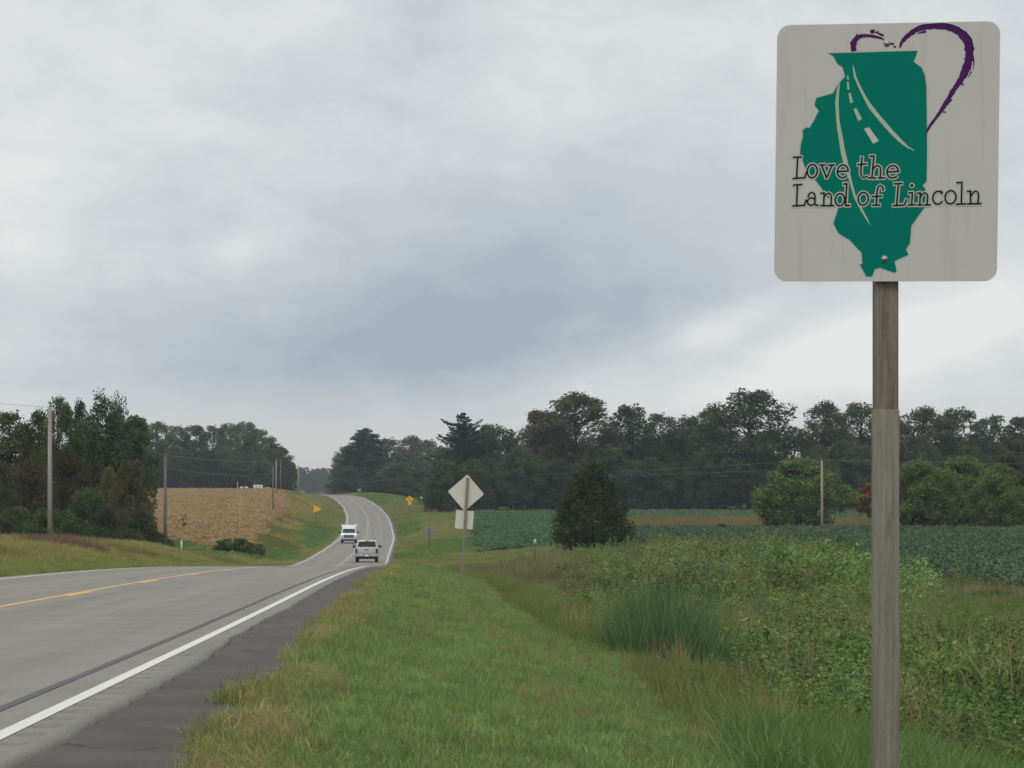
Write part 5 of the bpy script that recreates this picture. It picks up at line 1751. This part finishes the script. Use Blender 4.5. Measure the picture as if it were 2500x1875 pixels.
# offscreen neighbours that carry the wires on
POLES['X'] = Vector(at(-420, 905, 62)); POLES['Z'] = Vector(at(3050, 1120, 150))


def wire(a, b, drop, sag, label, r=0.013):
    p0 = POLES[a] - Vector((0, 0, drop)); p1 = POLES[b] - Vector((0, 0, drop))
    n = 28
    pts = []
    for i in range(n + 1):
        t = i / n
        q = p0.lerp(p1, t); q.z -= sag * 4 * t * (1 - t)
        pts.append(q)
    o0 = pts[0].copy()
    mb = MB(); mb.tube([q - o0 for q in pts], r * 0.6, 5)
    o = mb.build('power_line', M['wire'], None)
    o.location = o0
    tag(o, label, 'power line', 'overhead wires')


wire('A', 'B', .1, .25, 'upper wire between the two nearest left utility poles')
wire('B', 'E', .1, .5, 'upper wire over the brown field from the second pole', .026)
wire('B', 'D', 1.1, .4, 'lower wire over the brown field from the second pole', .024)
wire('E', 'G', .1, .2, 'wire between the distant poles on the hill', .03)
wire('X', 'A', .1, .3, 'wire rising out of the left edge to the nearest utility pole', .012)
wire('J', 'H', .1, 1.6, 'upper wire crossing before the right hand treeline', .022)
wire('J', 'H', 1.0, 1.2, 'lower wire crossing before the right hand treeline', .022)
wire('H', 'Z', .1, .4, 'wire running right from the bean field pole', .022)


# ------------------------------------------------------------------ vehicles
def wheel(root, x, y, r=0.39, w=0.26):
    sx = 1 if x > 0 else -1
    mb = MB(); mb.lathe((x - sx * w / 2, y, r), (sx, 0, 0), [(0, r * .55), (.01, r * .9), (.04, r), (w - .04, r), (w - .01, r * .9), (w, r * .62)], 24)
    t = mb.build('wheel', M['tyre'], root)
    mb = MB(); mb.lathe((x + sx * (w / 2 - .005), y, r), (sx, 0, 0), [(0, r * .6), (.012, r * .58), (.014, r * .2), (.03, r * .18), (.035, .01)], 16)
    mb.build('rim', M['rim'], t)


def pickup(u, vb, y, label, paint, name, heading=0.0, work=False):
    x, Y, _ = at(u, vb, y)
    z = float(ZR(Y))
    slope = math.atan2(float(ZR(Y + 3) - ZR(Y - 3)), 6)
    root = empty(name, (x, Y, z), label, 'pickup truck')
    root.rotation_euler = (slope if not work else -slope, 0, heading)
    P = M[paint]
    hw = 0.98
    # lower body seen from the side, with wheel arches, extruded over the width
    prof = [(-2.75, .62), (-2.25, .60)]
    def archp(cy, r=.50):
        return [(cy - r * math.cos(a), .42 + r * math.sin(a)) for a in np.linspace(0.25, math.pi - 0.25, 9)]
    prof += archp(-1.75) + [(-1.2, .45), (1.15, .45)] + archp(1.72) + [(2.3, .52), (2.75, .55)]
    prof += [(2.82, .80), (2.78, 1.12), (2.2, 1.19), (1.30, 1.24), (-2.78, 1.24)]
    mb = MB(); mb.prism([(p[0], p[1]) for p in prof], -hw, hw, 'yz')
    body = mb.build('body', P, root, 0.045, 2)
    # chassis underneath
    mb = MB(); mb.box(-.55, .55, -2.5, 2.5, .38, .62); mb.box(-.85, .85, -1.83, -1.67, .30, .44); mb.box(-.85, .85, 1.64, 1.80, .30, .44)
    mb.build('chassis', M['trim'], root)
    # cab
    mb = MB(); mb.box(-.93, .93, -.95, 1.35, 1.22, 1.90, .13, .28, .66)
    mb.build('cab', P, root, 0.06, 3)
    # rear window, windshield, side windows: panes set on the sloping faces
    def pane(pts, nm, mat):
        m_ = MB(); n_ = len(pts)
        P3 = [Vector(p) for p in pts]
        nr = (P3[1] - P3[0]).cross(P3[2] - P3[0]).normalized()
        ctr = sum(P3, Vector()) / n_
        if nr.dot(ctr - Vector((0, 0.2, 1.5))) < 0: nr = -nr
        a = [p + nr * .012 for p in P3]; b = [p - nr * .02 for p in P3]
        m_.add(a + b, [tuple(range(n_)), tuple(range(2 * n_ - 1, n_ - 1, -1))] + [(i, (i + 1) % n_, (i + 1) % n_ + n_, i + n_) for i in range(n_)])
        m_.build(nm, M[mat], root)
    fz = lambda z: (z - 1.22) / .68
    def cabp(side, z, inset=0.0):
        t = fz(z)
        return (-.93 + .13 * t + inset, .93 - .13 * t - inset, -.95 + .28 * t, 1.35 - .66 * t)
    lo, hi = 1.32, 1.80
    a = cabp(0, lo, .10); b = cabp(0, hi, .10)
    pane([(a[0], a[2], lo), (a[1], a[2], lo), (b[1], b[2], hi), (b[0], b[2], hi)], 'rear_window', 'glass')
    a = cabp(0, 1.27, .08)
    pane([(a[0], a[3], 1.27), (a[1], a[3], 1.27), (b[1], b[3], hi), (b[0], b[3], hi)], 'windshield', 'windshield')
    for k in (0, 1):
        a = cabp(0, lo); b = cabp(0, hi)
        pane([(a[k], a[2] + .2, lo), (a[k], .12, lo), (b[k], .12, hi), (b[k], b[2] + .18, hi)], 'side_window', 'glass')
        pane([(a[k], .22, lo), (a[k], a[3] - .2, lo), (b[k], b[3] - .12, hi), (b[k], .22, hi)], 'side_window', 'glass')
    # bed: open box rim and tailgate
    mb = MB(); mb.box(-.80, .80, -2.70, -1.02, 1.235, 1.252); mb.build('bed', M['trim'], root)
    for sx in (-1, 1):
        mb = MB(); mb.box(min(sx * .98, sx * .82), max(sx * .98, sx * .82), -2.76, -1.0, 1.235, 1.29); mb.build('bed_rail', P, root, .02, 2)
    mb = MB(); mb.box(-.78, .78, -2.815, -2.74, .70, 1.30); tg = mb.build('tailgate', P, root, .02, 2)
    mb = MB(); mb.box(-.16, .16, -2.835, -2.81, 1.06, 1.14); mb.build('tailgate_handle', M['trim'], tg)
    mb = MB(); mb.box(-.62, .62, -2.823, -2.812, .86, .98); mb.build('recess', M['silver'] if paint == 'silver' else M['truck_white'], tg)
    for sx in (-1, 1):
        mb = MB(); mb.box(min(sx * .80, sx * .965), max(sx * .80, sx * .965), -2.83, -2.72, .82, 1.20); mb.build('tail_lamp', M['tail'], root, .015, 2)
    mb = MB(); mb.box(-.97, .97, -2.98, -2.78, .50, .70); bp = mb.build('rear_bumper', M['bumper'], root, .03, 2)
    mb = MB(); mb.box(-.16, .16, -2.992, -2.975, .53, .66); mb.build('number_plate', M['white'], bp)
    for sx in (-1, 1):
        mb = MB(); mb.box(sx * .24 - .05, sx * .24 + .05, -2.995, -2.97, .60, .69); mb.build('step_pad', M['trim'], bp)
    # front
    mb = MB(); mb.box(-.62, .62, 2.76, 2.86, .74, 1.06); gr = mb.build('grille', M['trim'], root, .02, 2)
    for k in range(3):
        mb = MB(); mb.box(-.58, .58, 2.855, 2.872, .79 + k * .085, .815 + k * .085); mb.build('grille_bar', M['bumper'], gr)
    mb = MB(); mb.box(-.97, .97, 2.76, 2.96, .46, .68); mb.build('front_bumper', M['bumper'], root, .03, 2)
    for sx in (-1, 1):
        mb = MB(); mb.box(min(sx * .66, sx * .94), max(sx * .66, sx * .94), 2.70, 2.85, .80, 1.02); mb.build('headlight', M['lamp'], root, .02, 2)
        mb = MB(); mb.box(min(sx * .90, sx * 1.06), max(sx * .90, sx * 1.06), .70, .76, 1.30, 1.34); mb.box(min(sx * 1.03, sx * 1.24), max(sx * 1.03, sx * 1.24), .68, .80, 1.22, 1.46); mb.build('mirror', M['trim'], root, .015, 2)
        for yy in (-1.75, 1.72): wheel(root, sx * .84, yy)
        mb = MB(); mb.box(sx * .975 - .006, sx * .975 + .006, .35, .50, 1.08, 1.11); mb.build('door_handle', M['trim'], root)
    # third brake lamp
    mb = MB(); mb.box(-.13, .13, -.72, -.62, 1.83, 1.87); mb.build('brake_lamp', M['tail'], root)
    if work:
        # white box with flared upper corners over the bed, higher than the cab
        mb = MB(); mb.box(-.90, .90, -2.7, -1.02, 1.30, 2.22); mb.build('cargo_box', P, root, .03, 2)
        mb = MB(); mb.prism([(-.90, 1.90), (.90, 1.90), (.95, 2.38), (.72, 2.24), (-.72, 2.24), (-.95, 2.38)], -1.00, -.70); mb.build('headboard', P, root, .015, 2)
        for sx in (-1, 1):
            mb = MB(); mb.box(sx * .93 - .025, sx * .93 + .025, -2.7, -1.02, 2.225, 2.30); mb.build('rack_rail', P, root)
    return root


pk = pickup(896, 1373, 121, 'silver pickup truck driving away, seen from behind with dark rear window', 'silver', 'pickup_truck', heading=0.04)
wk = pickup(852, 1327, 174, 'white pickup truck with tall white box coming towards the camera', 'truck_white', 'work_truck', heading=math.pi + 0.05, work=True)

# ------------------------------------------------------------------ haze
def haze():
    m, N = mat_new('haze')
    out = N.n('ShaderNodeOutputMaterial'); v = N.n('ShaderNodeVolumePrincipled')
    v.inputs['Color'].default_value = (0.80, 0.88, 1.0, 1)
    v.inputs['Density'].default_value = HAZE
    v.inputs['Anisotropy'].default_value = 0.2
    N.l(v.outputs[0], out.inputs['Volume'])
    mb = MB(); mb.box(-5600, 5600, -60, 6600, -9.0, 26.0)
    o = mb.build('haze', m); tag(o, kind='stuff')


HAZE = 0.00013
haze()
